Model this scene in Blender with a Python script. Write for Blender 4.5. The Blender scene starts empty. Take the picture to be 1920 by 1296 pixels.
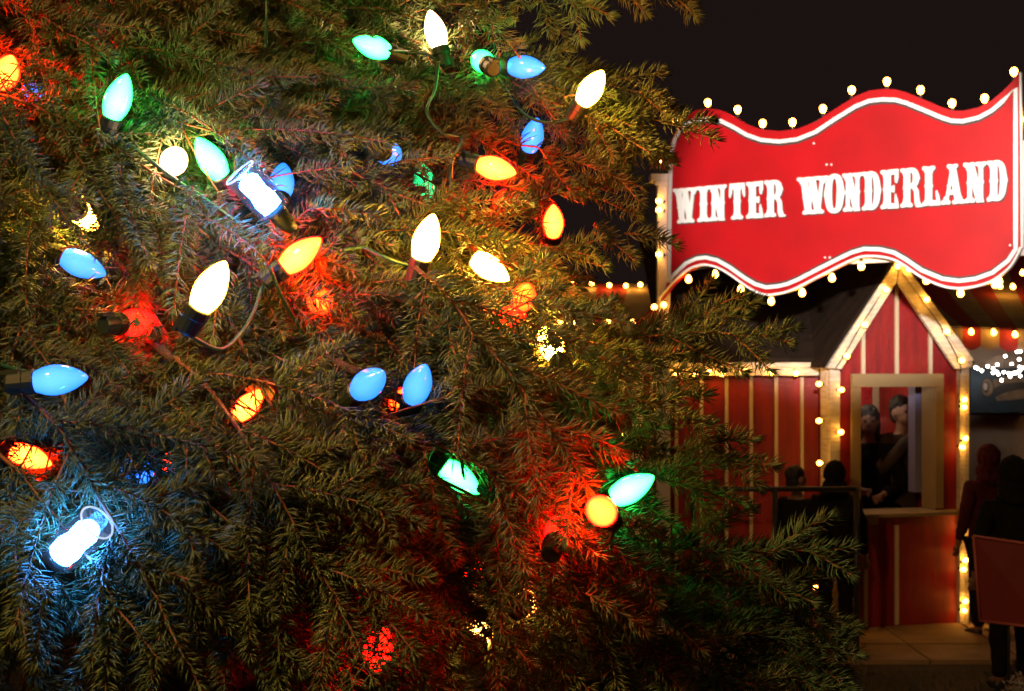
import bpy, bmesh, math, random
import numpy as np
from mathutils import Vector, Matrix, noise
from mathutils.geometry import tessellate_polygon

# ------------------------------------------------------------------ camera, world, light, exposure
S = bpy.context.scene
COL = S.collection
F, CX, HY, CAMZ = 2667.0, 960.0, 690.0, 1.95      # focal length in photo pixels, horizon row, eye height
cd = bpy.data.cameras.new("camera"); cam = bpy.data.objects.new("camera", cd); COL.objects.link(cam)
cam.location = (0, 0, CAMZ); cam.rotation_euler = (math.radians(90), 0, 0)
cd.sensor_width = 36; cd.lens = 36 * F / 1920; cd.shift_y = (HY - 648) / 1920
cd.clip_start = 0.05; cd.clip_end = 400
cd.dof.use_dof = True; cd.dof.focus_distance = 1.9; cd.dof.aperture_fstop = 15; cd.dof.aperture_blades = 9
S.camera = cam
w = bpy.data.worlds.new("World"); S.world = w; w.use_nodes = True
bg = w.node_tree.nodes["Background"]; bg.inputs[0].default_value = (.0105, .0062, .0055, 1); bg.inputs[1].default_value = 1.0
S.view_settings.view_transform = 'Standard'; S.view_settings.look = 'None'
S.view_settings.exposure = 0; S.view_settings.gamma = 1; S.view_settings.use_curve_mapping = False
S.cycles.max_bounces = 5; S.cycles.diffuse_bounces = 3; S.cycles.glossy_bounces = 2
S.cycles.transparent_max_bounces = 8; S.cycles.transmission_bounces = 4
S.cycles.caustics_reflective = False; S.cycles.caustics_refractive = False
S.cycles.sample_clamp_indirect = 3.0
try:
    S.cycles.use_denoising = True
except Exception:
    pass
# warm glow of the fairground's street lighting, from the left behind the viewer
sd = bpy.data.lights.new("sun", 'SUN'); sun = bpy.data.objects.new("sun", sd); COL.objects.link(sun)
sd.energy = 0.10; sd.angle = math.radians(12); sd.color = (1.0, .56, .24)
sun.rotation_euler = Vector((.45, .80, -.42)).to_track_quat('-Z', 'Y').to_euler()
# warm fill light added behind the viewer to brighten the tree
ad = bpy.data.lights.new("tree_fill_light", 'POINT'); al = bpy.data.objects.new("tree_fill_light", ad); COL.objects.link(al)
ad.energy = 620; ad.color = (1.0, .54, .17); ad.shadow_soft_size = .15; al.location = (-2.2, -.5, 4.4)
# floodlight aimed at the sign
fd = bpy.data.lights.new("floodlight", 'SPOT'); fl = bpy.data.objects.new("floodlight", fd); COL.objects.link(fl)
fd.energy = 4200; fd.color = (1, .88, .80); fd.spot_size = math.radians(20.5); fd.spot_blend = .35; fd.shadow_soft_size = .12
fl.location = (1.1, 2.6, 3.5)
fl.rotation_euler = (Vector((2.35, 9.7, 3.16)) - Vector(fl.location)).to_track_quat('-Z', 'Y').to_euler()

# ------------------------------------------------------------------ helpers
def P3(px, py, D):
    return Vector(((px - CX) / F * D, D, CAMZ - (py - HY) / F * D))

def mat(name, col, rough=.6, metal=0.0, var=None, vscale=8.0, bump=0.0, bscale=40.0, spec=.5, stretch=None, trans=0.0):
    m = bpy.data.materials.new(name); m.use_nodes = True
    nt = m.node_tree; b = nt.nodes["Principled BSDF"]
    b.inputs["Base Color"].default_value = (*col, 1); b.inputs["Roughness"].default_value = rough
    b.inputs["Metallic"].default_value = metal; b.inputs["Specular IOR Level"].default_value = spec
    if trans: b.inputs["Transmission Weight"].default_value = trans
    if var is not None or bump:
        tc = nt.nodes.new("ShaderNodeTexCoord"); mp = nt.nodes.new("ShaderNodeMapping")
        nt.links.new(tc.outputs["Object"], mp.inputs[0])
        if stretch: mp.inputs["Scale"].default_value = stretch
    if var is not None:
        n = nt.nodes.new("ShaderNodeTexNoise"); n.inputs["Scale"].default_value = vscale; n.inputs["Detail"].default_value = 6
        nt.links.new(mp.outputs[0], n.inputs["Vector"])
        r = nt.nodes.new("ShaderNodeValToRGB"); r.color_ramp.elements[0].position = .32; r.color_ramp.elements[1].position = .68
        r.color_ramp.elements[0].color = (*col, 1); r.color_ramp.elements[1].color = (*var, 1)
        nt.links.new(n.outputs[0], r.inputs[0]); nt.links.new(r.outputs[0], b.inputs["Base Color"])
    if bump:
        n2 = nt.nodes.new("ShaderNodeTexNoise"); n2.inputs["Scale"].default_value = bscale; n2.inputs["Detail"].default_value = 5
        nt.links.new(mp.outputs[0], n2.inputs["Vector"])
        bp = nt.nodes.new("ShaderNodeBump"); bp.inputs["Strength"].default_value = bump; bp.inputs["Distance"].default_value = .02
        nt.links.new(n2.outputs[0], bp.inputs["Height"]); nt.links.new(bp.outputs[0], b.inputs["Normal"])
    return m

def emat(name, col, strength=1.0, rim=None, base=(.3, .3, .3)):
    """a lit lamp: glass with emission; rim = emission colour towards the limb, a falloff put into the glow"""
    m = bpy.data.materials.new(name); m.use_nodes = True
    nt = m.node_tree; b = nt.nodes["Principled BSDF"]
    b.inputs["Base Color"].default_value = (*base, 1); b.inputs["Roughness"].default_value = .12
    b.inputs["Emission Color"].default_value = (*col, 1); b.inputs["Emission Strength"].default_value = strength
    if rim is not None:
        tc = nt.nodes.new("ShaderNodeTexCoord"); sp = nt.nodes.new("ShaderNodeSeparateXYZ")
        nt.links.new(tc.outputs["Object"], sp.inputs[0])
        # hottest round the filament in the fat part, weaker towards the tip and the neck
        mr = nt.nodes.new("ShaderNodeMapRange"); mr.inputs[1].default_value = .060; mr.inputs[2].default_value = .020
        nt.links.new(sp.outputs["Z"], mr.inputs[0])
        lw = nt.nodes.new("ShaderNodeLayerWeight"); lw.inputs[0].default_value = .5
        inv = nt.nodes.new("ShaderNodeMath"); inv.operation = 'SUBTRACT'; inv.inputs[0].default_value = 1
        nt.links.new(lw.outputs["Facing"], inv.inputs[1])
        ml = nt.nodes.new("ShaderNodeMath"); ml.operation = 'MULTIPLY'
        mr2 = nt.nodes.new("ShaderNodeMapRange"); mr2.inputs[3].default_value = .45; mr2.inputs[4].default_value = 1
        nt.links.new(mr.outputs[0], mr2.inputs[0])
        pw = nt.nodes.new('ShaderNodeMath'); pw.operation = 'POWER'; pw.inputs[1].default_value = 1.7
        nt.links.new(inv.outputs[0], pw.inputs[0]); nt.links.new(mr2.outputs[0], ml.inputs[0]); nt.links.new(pw.outputs[0], ml.inputs[1])
        mx = nt.nodes.new("ShaderNodeMix"); mx.data_type = 'RGBA'
        mx.inputs["A"].default_value = (*rim, 1); mx.inputs["B"].default_value = (*col, 1)
        nt.links.new(ml.outputs[0], mx.inputs["Factor"]); nt.links.new(mx.outputs["Result"], b.inputs["Emission Color"])
    return m

def tag(o, label=None, cat=None, group=None, kind=None):
    if label: o["label"] = label
    if cat: o["category"] = cat
    if group: o["group"] = group
    if kind: o["kind"] = kind
    return o

def empty(name, loc=(0, 0, 0), rot=None):
    o = bpy.data.objects.new(name, None); COL.objects.link(o); o.location = loc; o.empty_display_size = .05
    if rot is not None: o.rotation_euler = rot
    return o

def link(name, me, parent=None, mats=(), smooth=False):
    o = bpy.data.objects.new(name, me); COL.objects.link(o)
    if mats and not me.materials:
        for m in mats: me.materials.append(m)
    if parent is not None: o.parent = parent
    if smooth: me.polygons.foreach_set("use_smooth", [True] * len(me.polygons))
    return o

class MB:
    """collects faces into one mesh"""
    def __init__(s): s.v = []; s.f = []; s.m = []
    def add(s, vs, fs, mi=0):
        o = len(s.v); s.v += [tuple(v) for v in vs]
        s.f += [tuple(i + o for i in f) for f in fs]; s.m += [mi] * len(fs)
    def prism(s, poly, ext, mi=0):
        """poly: list of Vector (planar), ext: extrusion vector"""
        n = len(poly); tri = tessellate_polygon([[Vector(p) for p in poly]])
        vs = [Vector(p) for p in poly] + [Vector(p) + Vector(ext) for p in poly]
        fs = [tuple(t) for t in tri] + [tuple(i + n for i in reversed(t)) for t in tri]
        fs += [(i, i + n, (i + 1) % n + n, (i + 1) % n) for i in range(n)]
        s.add(vs, fs, mi)
    def box(s, a, b, mi=0, M=None):
        x0, y0, z0 = a; x1, y1, z1 = b
        vs = [Vector(c) for c in ((x0,y0,z0),(x1,y0,z0),(x1,y1,z0),(x0,y1,z0),(x0,y0,z1),(x1,y0,z1),(x1,y1,z1),(x0,y1,z1))]
        if M is not None: vs = [M @ v for v in vs]
        s.add(vs, [(0,3,2,1),(4,5,6,7),(0,1,5,4),(1,2,6,5),(2,3,7,6),(3,0,4,7)], mi)
    def tube(s, pts, rad, n=8, mi=0, cap=True):
        pts = [Vector(p) for p in pts]; k = len(pts)
        rs = rad if isinstance(rad, (list, tuple)) else [rad] * k
        vs = []; ref = None
        for i, p in enumerate(pts):
            t = (pts[min(i + 1, k - 1)] - pts[max(i - 1, 0)]).normalized()
            if ref is None: ref = Vector((0, 0, 1)) if abs(t.z) < .9 else Vector((1, 0, 0))
            a = ref.cross(t).normalized(); b = t.cross(a).normalized(); ref = b
            for j in range(n):
                q = 2 * math.pi * j / n
                vs.append(p + (a * math.cos(q) + b * math.sin(q)) * rs[i])
        fs = [(i*n + j, i*n + (j+1) % n, (i+1)*n + (j+1) % n, (i+1)*n + j) for i in range(k - 1) for j in range(n)]
        if cap: fs += [tuple(reversed(range(n))), tuple(range((k-1)*n, k*n))]
        s.add(vs, fs, mi)
    def lathe(s, prof, n=12, mi=0, M=None):
        """prof: (r, z) list; r 0 closes"""
        vs = []; rings = []
        for r, z in prof:
            if r <= 1e-6: rings.append([len(vs)]); vs.append(Vector((0, 0, z)))
            else:
                rings.append(list(range(len(vs), len(vs) + n)))
                vs += [Vector((r * math.cos(2*math.pi*j/n), r * math.sin(2*math.pi*j/n), z)) for j in range(n)]
        fs = []
        for a, b in zip(rings, rings[1:]):
            if len(a) == 1 and len(b) == 1: continue
            for j in range(n):
                if len(a) == 1: fs.append((a[0], b[(j+1) % n], b[j]))
                elif len(b) == 1: fs.append((a[j], a[(j+1) % n], b[0]))
                else: fs.append((a[j], a[(j+1) % n], b[(j+1) % n], b[j]))
        if M is not None: vs = [M @ v for v in vs]
        s.add(vs, fs, mi)
    def mesh(s, name):
        me = bpy.data.meshes.new(name); me.from_pydata(s.v, [], s.f); me.update()
        if any(s.m): me.polygons.foreach_set("material_index", s.m)
        return me
    def build(s, name, mats, parent=None, smooth=False):
        if not isinstance(mats, (list, tuple)): mats = [mats]
        return link(name, s.mesh(name), parent, mats, smooth)

def catmull(pts, n=6):
    pts = [Vector(p) for p in pts]; P = [pts[0] * 2 - pts[1]] + pts + [pts[-1] * 2 - pts[-2]]; out = []
    for i in range(1, len(P) - 2):
        for k in range(n):
            t = k / n; a, b, c, d = P[i-1], P[i], P[i+1], P[i+2]
            out.append(.5 * ((2*b) + (c - a) * t + (2*a - 5*b + 4*c - d) * t*t + (3*b - a - 3*c + d) * t**3))
    return out + [pts[-1]]

class Plane:
    """vertical plane: origin O (ground), along u, front normal n towards the viewer; local coords (s, z, out)"""
    def __init__(s, O, ang):
        s.O = Vector((O[0], O[1], 0)); s.u = Vector((math.cos(ang), math.sin(ang), 0)); s.n = Vector((math.sin(ang), -math.cos(ang), 0))
    def s_(s, px, out=0):
        O = s.O + s.n * out; k = (px - CX) / F      # x = k y
        return (k * O.y - O.x) / (s.u.x - k * s.u.y)
    def w(s, a, z, out=0): v = s.O + s.u * a + s.n * out; return Vector((v.x, v.y, z))
    def z_(s, px, py, out=0):
        D = (s.O + s.u * s.s_(px, out) + s.n * out).y
        return CAMZ - (py - HY) / F * D
    def p(s, px, py, out=0): return s.w(s.s_(px, out), s.z_(px, py, out), out)
    def box(s, mb, a0, a1, z0, z1, n0, n1, mi=0):
        vs = [s.w(a, z, o) for z in (z0, z1) for a, o in ((a0, n0), (a1, n0), (a1, n1), (a0, n1))]
        mb.add(vs, [(0,1,2,3),(7,6,5,4),(0,4,5,1),(1,5,6,2),(2,6,7,3),(3,7,4,0)], mi)

# ------------------------------------------------------------------ materials
M_RED = mat("red_board", (.32, .010, .010), .45, var=(.17, .006, .007), vscale=3.2, bump=.3, bscale=34, stretch=(5, 5, .8))
M_CREAM = mat("cream_wood", (.66, .56, .40), .6, var=(.50, .40, .27), vscale=5, bump=.35, bscale=50, stretch=(3, 3, .5))
M_WHITEWOOD = mat("white_weathered_wood", (.78, .72, .62), .6, var=(.55, .46, .34), vscale=9, bump=.4, bscale=60, stretch=(1, 1, 6))
M_CASING = mat("tan_casing", (.33, .235, .11), .6, var=(.28, .20, .10), vscale=3, bump=.1)
M_SHINGLE = None
M_DARK = mat("black_cloth", (.007, .0065, .007), .95, var=(.012, .011, .012), vscale=12, bump=.6, bscale=14, spec=.1)
M_BLACK = mat("black_metal", (.02, .02, .02), .45)
M_SIGNRED = mat("sign_red", (.46, .005, .009), .40, var=(.36, .005, .008), vscale=3.1, bump=.03, bscale=6, spec=.35)
M_SIGNWHITE = mat("sign_white", (.86, .85, .82), .5)
M_SIGNGREY = mat("sign_shadow_grey", (.045, .04, .038), .6)
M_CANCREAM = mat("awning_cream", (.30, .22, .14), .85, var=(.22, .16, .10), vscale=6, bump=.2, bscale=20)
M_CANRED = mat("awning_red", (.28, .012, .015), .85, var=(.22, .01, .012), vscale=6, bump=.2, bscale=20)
M_SOCKET = mat("socket_green", (.006, .016, .009), .5)
M_CORD = mat("cord_green", (.012, .06, .028), .45)
M_NEEDLE = mat("needles", (.056, .100, .040), .45, var=(.105, .142, .055), vscale=9, spec=.45)
def needle_variety():
    nt = M_NEEDLE.node_tree; b = nt.nodes["Principled BSDF"]; l = b.inputs["Base Color"].links[0].from_socket
    oi = nt.nodes.new("ShaderNodeObjectInfo"); mx = nt.nodes.new("ShaderNodeMix"); mx.data_type = 'RGBA'; mx.blend_type = 'MULTIPLY'; mx.inputs["Factor"].default_value = 1
    r = nt.nodes.new("ShaderNodeValToRGB"); r.color_ramp.elements[0].color = (1.0, .72, .60, 1); r.color_ramp.elements[1].color = (.75, 1.0, 1.15, 1)
    e = r.color_ramp.elements.new(.5); e.color = (1, 1, .8, 1)
    nt.links.new(oi.outputs["Random"], r.inputs[0]); nt.links.new(l, mx.inputs["A"]); nt.links.new(r.outputs[0], mx.inputs["B"]); nt.links.new(mx.outputs["Result"], b.inputs["Base Color"])
needle_variety()
M_WOOD = mat("twig_bark", (.24, .085, .03), .7, var=(.14, .05, .02), vscale=60)
M_BARK = mat("trunk_bark", (.07, .04, .025), .9, var=(.03, .018, .012), vscale=20, bump=.8, bscale=30, stretch=(1, 1, .3))
M_POSTWHITE = mat("post_white", (.80, .76, .70), .5, var=(.70, .66, .58), vscale=4)
M_MINI = emat("mini_bulb_lit", (46, 22, 3.0), 1.0, rim=(16, 5.2, .5))  # warm rim in the emission stands in for the bulbs' halo
M_WIRE = mat("black_wire", (.015, .015, .015), .5)

# roof shingles: rows from a brick texture
def shingle_mat():
    m = bpy.data.materials.new("roof_shingle"); m.use_nodes = True; nt = m.node_tree; b = nt.nodes["Principled BSDF"]
    tc = nt.nodes.new("ShaderNodeTexCoord"); br = nt.nodes.new("ShaderNodeTexBrick"); br.inputs["Scale"].default_value = 5
    br.inputs["Color1"].default_value = (.026, .017, .011, 1); br.inputs["Color2"].default_value = (.016, .011, .008, 1)
    br.inputs["Mortar"].default_value = (.02, .013, .01, 1); br.inputs["Mortar Size"].default_value = .015
    nt.links.new(tc.outputs["Object"], br.inputs[0]); nt.links.new(br.outputs[0], b.inputs["Base Color"]); b.inputs["Roughness"].default_value = .95; b.inputs["Specular IOR Level"].default_value = .06
    return m
M_SHINGLE = shingle_mat()

# ------------------------------------------------------------------ setting
def ground():
    bm = bmesh.new(); n = 60
    bmesh.ops.create_grid(bm, x_segments=n, y_segments=n, size=60)
    for v in bm.verts: v.co.z = 0
    me = bpy.data.meshes.new("ground"); bm.to_mesh(me); bm.free()
    m = mat("ground_soil", (.075, .052, .03), .95, var=(.035, .028, .016), vscale=1.6, bump=.5, bscale=14)
    o = link("ground", me, None, [m]); o.location = (0, 40, 0); tag(o, kind="structure")
    # paved apron in front of the booth: slabs
    mb = MB(); rng = random.Random(3)
    for i in range(9):
        for j in range(3):
            x0 = .9 + i * .62; y0 = 9.35 + j * .55
            mb.box((x0, y0, .0), (x0 + .60, y0 + .53, .028 + rng.random() * .006))
    p = mb.build("path", mat("path_slab", (.34, .22, .12), .8, var=(.19, .12, .07), vscale=3, bump=.3, bscale=25)); tag(p, kind="structure")
    # grass at the near edge
    g = random.Random(5); mb = MB()
    for i in range(9000):
        x = g.uniform(.6, 4.5); y = g.uniform(5.5, 9.1); h = g.uniform(.02, .06); a = g.uniform(0, 6.28)
        d = Vector((math.cos(a), math.sin(a), 0)) * .004; b = Vector((x, y, 0)); t = b + Vector((g.uniform(-.02, .02), g.uniform(-.02, .02), h))
        mb.add([b - d, b + d, t], [(0, 1, 2)])
    o = mb.build("grass", mat("grass_blade", (.05, .065, .02), .8, var=(.09, .08, .03), vscale=3)); tag(o, "short dark grass in front of the booth", "grass", kind="stuff")
ground()

# ------------------------------------------------------------------ small clear bulbs (booth, sign, awnings)
MINI_PROF = [(r * 1.0, z) for r, z in [(.012, 0), (.013, .010), (.019, .020), (.0235, .033), (.0235, .043), (.018, .054), (.009, .060), (0, .062)]]
mb = MB(); mb.lathe(MINI_PROF, 10, 0); mb.lathe([(0, -.022), (.011, -.022), (.012, -.006), (.0132, .002), (.0132, .009)], 8, 1)
MINI_ME = mb.mesh("festoon_bulb"); MINI_ME.materials.append(M_MINI); MINI_ME.materials.append(M_WIRE)
MINI_ME.polygons.foreach_set("use_smooth", [True] * len(MINI_ME.polygons))
ORD = ["first", "second", "third", "fourth", "fifth", "sixth", "seventh", "eighth", "ninth", "tenth", "eleventh", "twelfth", "thirteenth",
       "fourteenth", "fifteenth", "sixteenth", "seventeenth", "eighteenth", "nineteenth", "twentieth", "twenty-first", "twenty-second", "twenty-third", "twenty-fourth", "twenty-fifth", "twenty-sixth", "twenty-seventh"]
def mini(pos, axis, label, group, scale=1.0):
    o = bpy.data.objects.new("festoon_bulb", MINI_ME); COL.objects.link(o)
    scale *= .9
    o.location = pos; o.rotation_euler = Vector(axis).to_track_quat('Z', 'Y').to_euler(); o.scale = (scale,) * 3
    tag(o, label, "light bulb", group)
def mini_row(pts, axis, fmt, group, scale=1.0):
    for i, p in enumerate(pts): mini(p, axis[i] if isinstance(axis, list) else axis, fmt.replace("#", ORD[i]), group, scale)
def cord(name, pts, r, label, mat_=None, n=5, parent=None):
    mb = MB(); mb.tube(catmull(pts, 5), r, 6); o = mb.build(name, mat_ or M_WIRE, parent, True)
    return tag(o, label, "cord") if parent is None else o

# ------------------------------------------------------------------ ticket booth
def booth():
    root = empty("ticket_booth", (2.4, 11.2, 0))
    inv = Matrix.Translation(-root.location)
    T = Plane((2.331, 10.45), math.radians(15)); W = Plane((1.0, 10.65), 0)
    root["label"] = "red ticket booth with cream battens, lit gable and serving window"; root["category"] = "booth"
    def B(mb, name, mats, smooth=False, parent=None):
        o = mb.build(name, mats, parent or root, smooth)
        if parent is None: o.matrix_parent_inverse = inv
        return o
    s = T.s_; wz = 2.0
    sL, sR = 0.0, s(1803)
    zE = T.z_(1555, 683); zA = T.z_(1680, 494)
    zE2 = T.z_(1815, 683)
    sA = s(1680)
    o0, o1 = s(1607), s(1750)                       # opening
    zo0, zo1 = T.z_(1607, 962), T.z_(1607, 725)
    # wall of the tower: four boards round the opening, gable as polygon
    mb = MB()
    T.box(mb, .02, o0, .03, zo1, -.02, 0); T.box(mb, o1, sR - .02, .03, zo1, -.02, 0)
    T.box(mb, o0 + .001, o1 - .001, .03, zo0, -.02, 0)
    zs = 2.0
    mb.prism([T.w(.02, zo1 + .001), T.w(sR - .02, zo1 + .001), T.w(sR - .02, zE - .01), T.w(sA, zA - .06), T.w(.02, zE - .01)], T.n * -.02)
    # side walls & back
    nb = 1.45
    T.box(mb, .02, .04, .03, zE - .03, -nb, -.021); T.box(mb, sR - .04, sR - .02, .03, zE - .03, -nb, -.021)
    T.box(mb, .041, sR - .041, .03, zE - .03, -nb, -nb + .02)
    B(mb, "wall", M_RED)
    # battens
    for px in (1617, 1680, 1743):
        mb = MB(); c = s(px)
        if px == 1680:
            T.box(mb, c - .014, c + .014, T.z_(px, 702), T.z_(px, 520), .001, .018); T.box(mb, c - .014, c + .014, .04, T.z_(px, 985), .001, .018)
        elif px == 1617:
            T.box(mb, c - .014, c + .014, T.z_(px, 702), T.z_(px, 612), .001, .018); T.box(mb, c - .014 + .02, c + .014 + .02, .04, T.z_(px, 985), .001, .018)
        else:
            T.box(mb, c - .014, c + .014, T.z_(px, 702), T.z_(px, 612), .001, .018)
        B(mb, "batten", M_CREAM)
    # corner posts
    mb = MB(); T.box(mb, -.025, .050, .03, zE - .02, .0205, .06); T.box(mb, -.030, .019, .03, zE - .02, -.08, .02); T.box(mb, .054, .072, .03, zE - .05, .001, .03)
    B(mb, "corner_post", M_WHITEWOOD)
    mb = MB(); T.box(mb, sR - .045, sR + .03, .03, zE - .03, .001, .05); T.box(mb, sR - .01, sR + .018, .03, zE - .03, .0505, .07); B(mb, "corner_post", M_WHITEWOOD)
    # rake boards (proud of the gable)
    def pp(px, py, o=.08): return T.p(px, py, o)
    mb = MB(); mb.prism([pp(1682, 486), pp(1677, 530), pp(1574, 692), pp(1548, 690), pp(1556, 672)], T.n * .03)
    mb.prism([pp(1681, 484, .112), pp(1680, 502, .112), pp(1570, 674, .112), pp(1555, 679, .112)], T.n * .02); B(mb, "rake_board", M_WHITEWOOD)
    mb = MB(); mb.prism([pp(1683, 486), pp(1822, 678), pp(1816, 689), pp(1788, 692), pp(1680, 530)], T.n * .03)
    mb.prism([pp(1686, 484, .112), pp(1824, 676, .112), pp(1812, 680, .112), pp(1684, 502, .112)], T.n * .02); B(mb, "rake_board", M_WHITEWOOD)
    # tower roof
    mb = MB()
    for a, b in (((1682, 484), (1546, 690)), ((1682.5, 484), (1826, 682))):
        A = T.p(*a, .115); C = T.p(*b, .115); n = T.n
        up = Vector((0, 0, .035))
        q = [A, C, C - n * 1.7, A - n * 1.7]
        mb.add([v for v in q] + [v + up for v in q], [(0,1,2,3),(7,6,5,4),(0,4,5,1),(1,5,6,2),(2,6,7,3),(3,7,4,0)])
    B(mb, "gable_roof", M_SHINGLE)
    # window casing
    f = MB(); e0, e1 = s(1592), s(1763); ht = T.z_(1592, 701); hb = zo1
    T.box(f, e0, e1, hb - .002, ht, .02, .05); T.box(f, e0, o0 + .006, T.z_(1592, 957), hb - .004, .02, .047); T.box(f, o1 - .006, e1, T.z_(1592, 957), hb - .004, .02, .047)
    T.box(f, o1 - .008, o1 + .01, zo0 + .01, hb - .004, -.15, .0195); T.box(f, o0 - .01, o0 + .004, zo0 + .01, hb - .004, -.15, .0195)
    wf = B(f, "window_casing", M_CASING)
    # counter: ledge with end board
    mb = MB(); T.box(mb, s(1583), sR - .05, T.z_(1600, 966), T.z_(1600, 960), -.18, .20); T.box(mb, s(1583), s(1620), T.z_(1600, 979), T.z_(1600, 966.5), .17, .20)
    B(mb, "counter", M_CASING)
    # inside back wall, striped
    mb = MB(); edges = [.05] + [T.s_(x, -1.15) for x in (1598, 1636, 1674, 1708)] + [sR - .05]
    for k in range(5): T.box(mb, edges[k], edges[k + 1], 1.0, zE - .02, -1.16, -1.15, (k + 1) % 2)
    B(mb, "striped_lining", [mat("lining_red", (.45, .01, .02), .3, var=(.7, .08, .1), vscale=55, bump=.5, bscale=60), mat("lining_cream", (.70, .58, .44), .8, bump=.3, bscale=40)])
    # inner post seen at the right of the opening
    mb = MB(); T.box(mb, T.s_(1716, -.2), T.s_(1736, -.2), 1.0, zo1 + .1, -.30, -.2); B(mb, "inner_post", mat("bluish_paint", (.22, .22, .42), .5))
    # left wing wall
    wz = T.z_(1555, 690)
    mb = MB(); a0, a1 = W.s_(1190), T.w(.02, 0, -.205).x - 1.0
    W.box(mb, a0, a1 - .005, .03, 1.93, -.02, 0); W.box(mb, a0, a0 + .02, .03, 1.93, -1.6, -.021); W.box(mb, a0 + .021, a1, .03, 1.93, -1.62, -1.6)
    B(mb, "wall", M_RED)
    for px in (1221, 1268, 1315, 1362, 1408, 1455, 1503):
        mb = MB(); c = W.s_(px); W.box(mb, c - .012, c + .012, .04, 1.90, .001, .018); B(mb, "batten", M_CREAM)
    mb = MB(); W.box(mb, a0 - .02, a0 + .06, .03, 1.90, .001, .03); B(mb, "corner_post", M_WHITEWOOD)
    # eave fascia
    mb = MB(); z0, z1 = CAMZ - (704 - HY) / F * 10.57, CAMZ - (680 - HY) / F * 10.57
    a0f = W.s_(1246); W.box(mb, a0f, a1 - .02, z0, z1 - .035, .08, .10); W.box(mb, a0f, a1 - .02, z1 - .034, z1, .08, .125); W.box(mb, a0f + .01, a1 - .03, z0 + .02, z0 + .035, .001, .079)
    B(mb, "eave_fascia", M_WHITEWOOD)
    # wing roof
    A = W.w(a0f - .03, z1 + .002, .13); C = W.w(a1 + .3, z1 + .002, .13); up = Vector((0, .4, 0)) ; rz = Vector((0, 1.9, 1.05)); th = Vector((0, -.0, .03))
    mb = MB(); q = [A, C, C + rz, A + rz]; mb.add(q + [v + th for v in q], [(0,1,2,3),(7,6,5,4),(0,4,5,1),(1,5,6,2),(2,6,7,3),(3,7,4,0)])
    B(mb, "roof", M_SHINGLE)
    # --- unseen light added inside the booth to brighten the interior
    ld = bpy.data.lights.new("booth_inner_fill", 'POINT'); lo = bpy.data.objects.new("booth_inner_fill", ld); COL.objects.link(lo)
    ld.energy = 9; ld.color = (1, .72, .45); ld.shadow_soft_size = .06; lo.location = T.w(.5, 2.05, -.75)
    # --- bulbs on the booth
    ax = T.n
    L = [(1668, 520), (1658, 545), (1638, 580), (1619, 609), (1600, 640), (1582, 668)]
    L = [(1657, 544), (1617, 609), (1584, 668)]
    mini_row([T.p(x, y, .135) for x, y in L], T.n, "lit bulb on gable's left rake board, # from the top", "bulbs on the booth gable")
    R = [(1679, 500), (1700, 506), (1733, 562), (1771, 622), (1799, 676)]
    mini_row([T.p(x, y, .135) for x, y in R], T.n, "lit bulb on gable's right rake board, # from the peak", "bulbs on the booth gable")
    Lp = [(1541, 720), (1572, 731), (1541, 789), (1571, 810), (1542, 868)]
    mini_row([T.p(x, y, .07) for x, y in Lp], [(-T.u + T.n * .3) if x < 1560 else (T.n + T.u * .4) for x, y in Lp], "lit bulb on the booth's upper left post, # from the top", "bulbs on the booth posts", .9)
    Lq = [(1545, 1022), (1534, 1100), (1536, 1181)]
    mini_row([T.p(x, y, .05) for x, y in Lq], -T.u + T.n * .3, "lit bulb low on booth's left post by spruce tips, # from the top", "bulbs on the booth posts", .85)
    Rp = [(1802, 752), (1801, 762), (1804, 825), (1798, 837), (1804, 979), (1800, 991), (1804, 1053), (1800, 1066), (1804, 1130), (1801, 1143)]
    mini_row([T.p(x, y, .085) for x, y in Rp], [(T.u + T.n * .5 + Vector((0, 0, .5 if i % 2 == 0 else -.3))) for i in range(len(Rp))],
             "lit bulb on the booth's right corner post, # from the top", "bulbs on the booth posts", .85)
    E = [(1268, 695), (1301, 696), (1330, 694), (1353, 697), (1396, 693), (1444, 695), (1491, 696)]
    mini_row([W.p(x, y, .115) for x, y in E], Vector((0, -1, -.5)), "lit bulb on the booth's eave fascia, # from the left", "bulbs along the booth eave")
    mini_row([W.p(1176, 695, .05), W.p(1177, 815, .05)], Vector((-1, -.6, 0)), "lit bulb behind needles at booth's left end, # from the top", "bulbs at the booth's left end")
    cord("light_cord", [T.p(x, y, .125) for x, y in ((1679, 503), (1700, 509), (1718, 536), (1733, 565), (1755, 598), (1771, 625), (1799, 679), (1801, 700))], .004, "black bulb cord running down the right rake of the gable")
    cord("light_cord", [T.p(x, y, .125) for x, y in ((1676, 503), (1655, 544), (1634, 580), (1615, 609), (1582, 668), (1567, 690))], .004, "black bulb cord running down the left rake of the gable")
    return T, W
T, W = booth()

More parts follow.
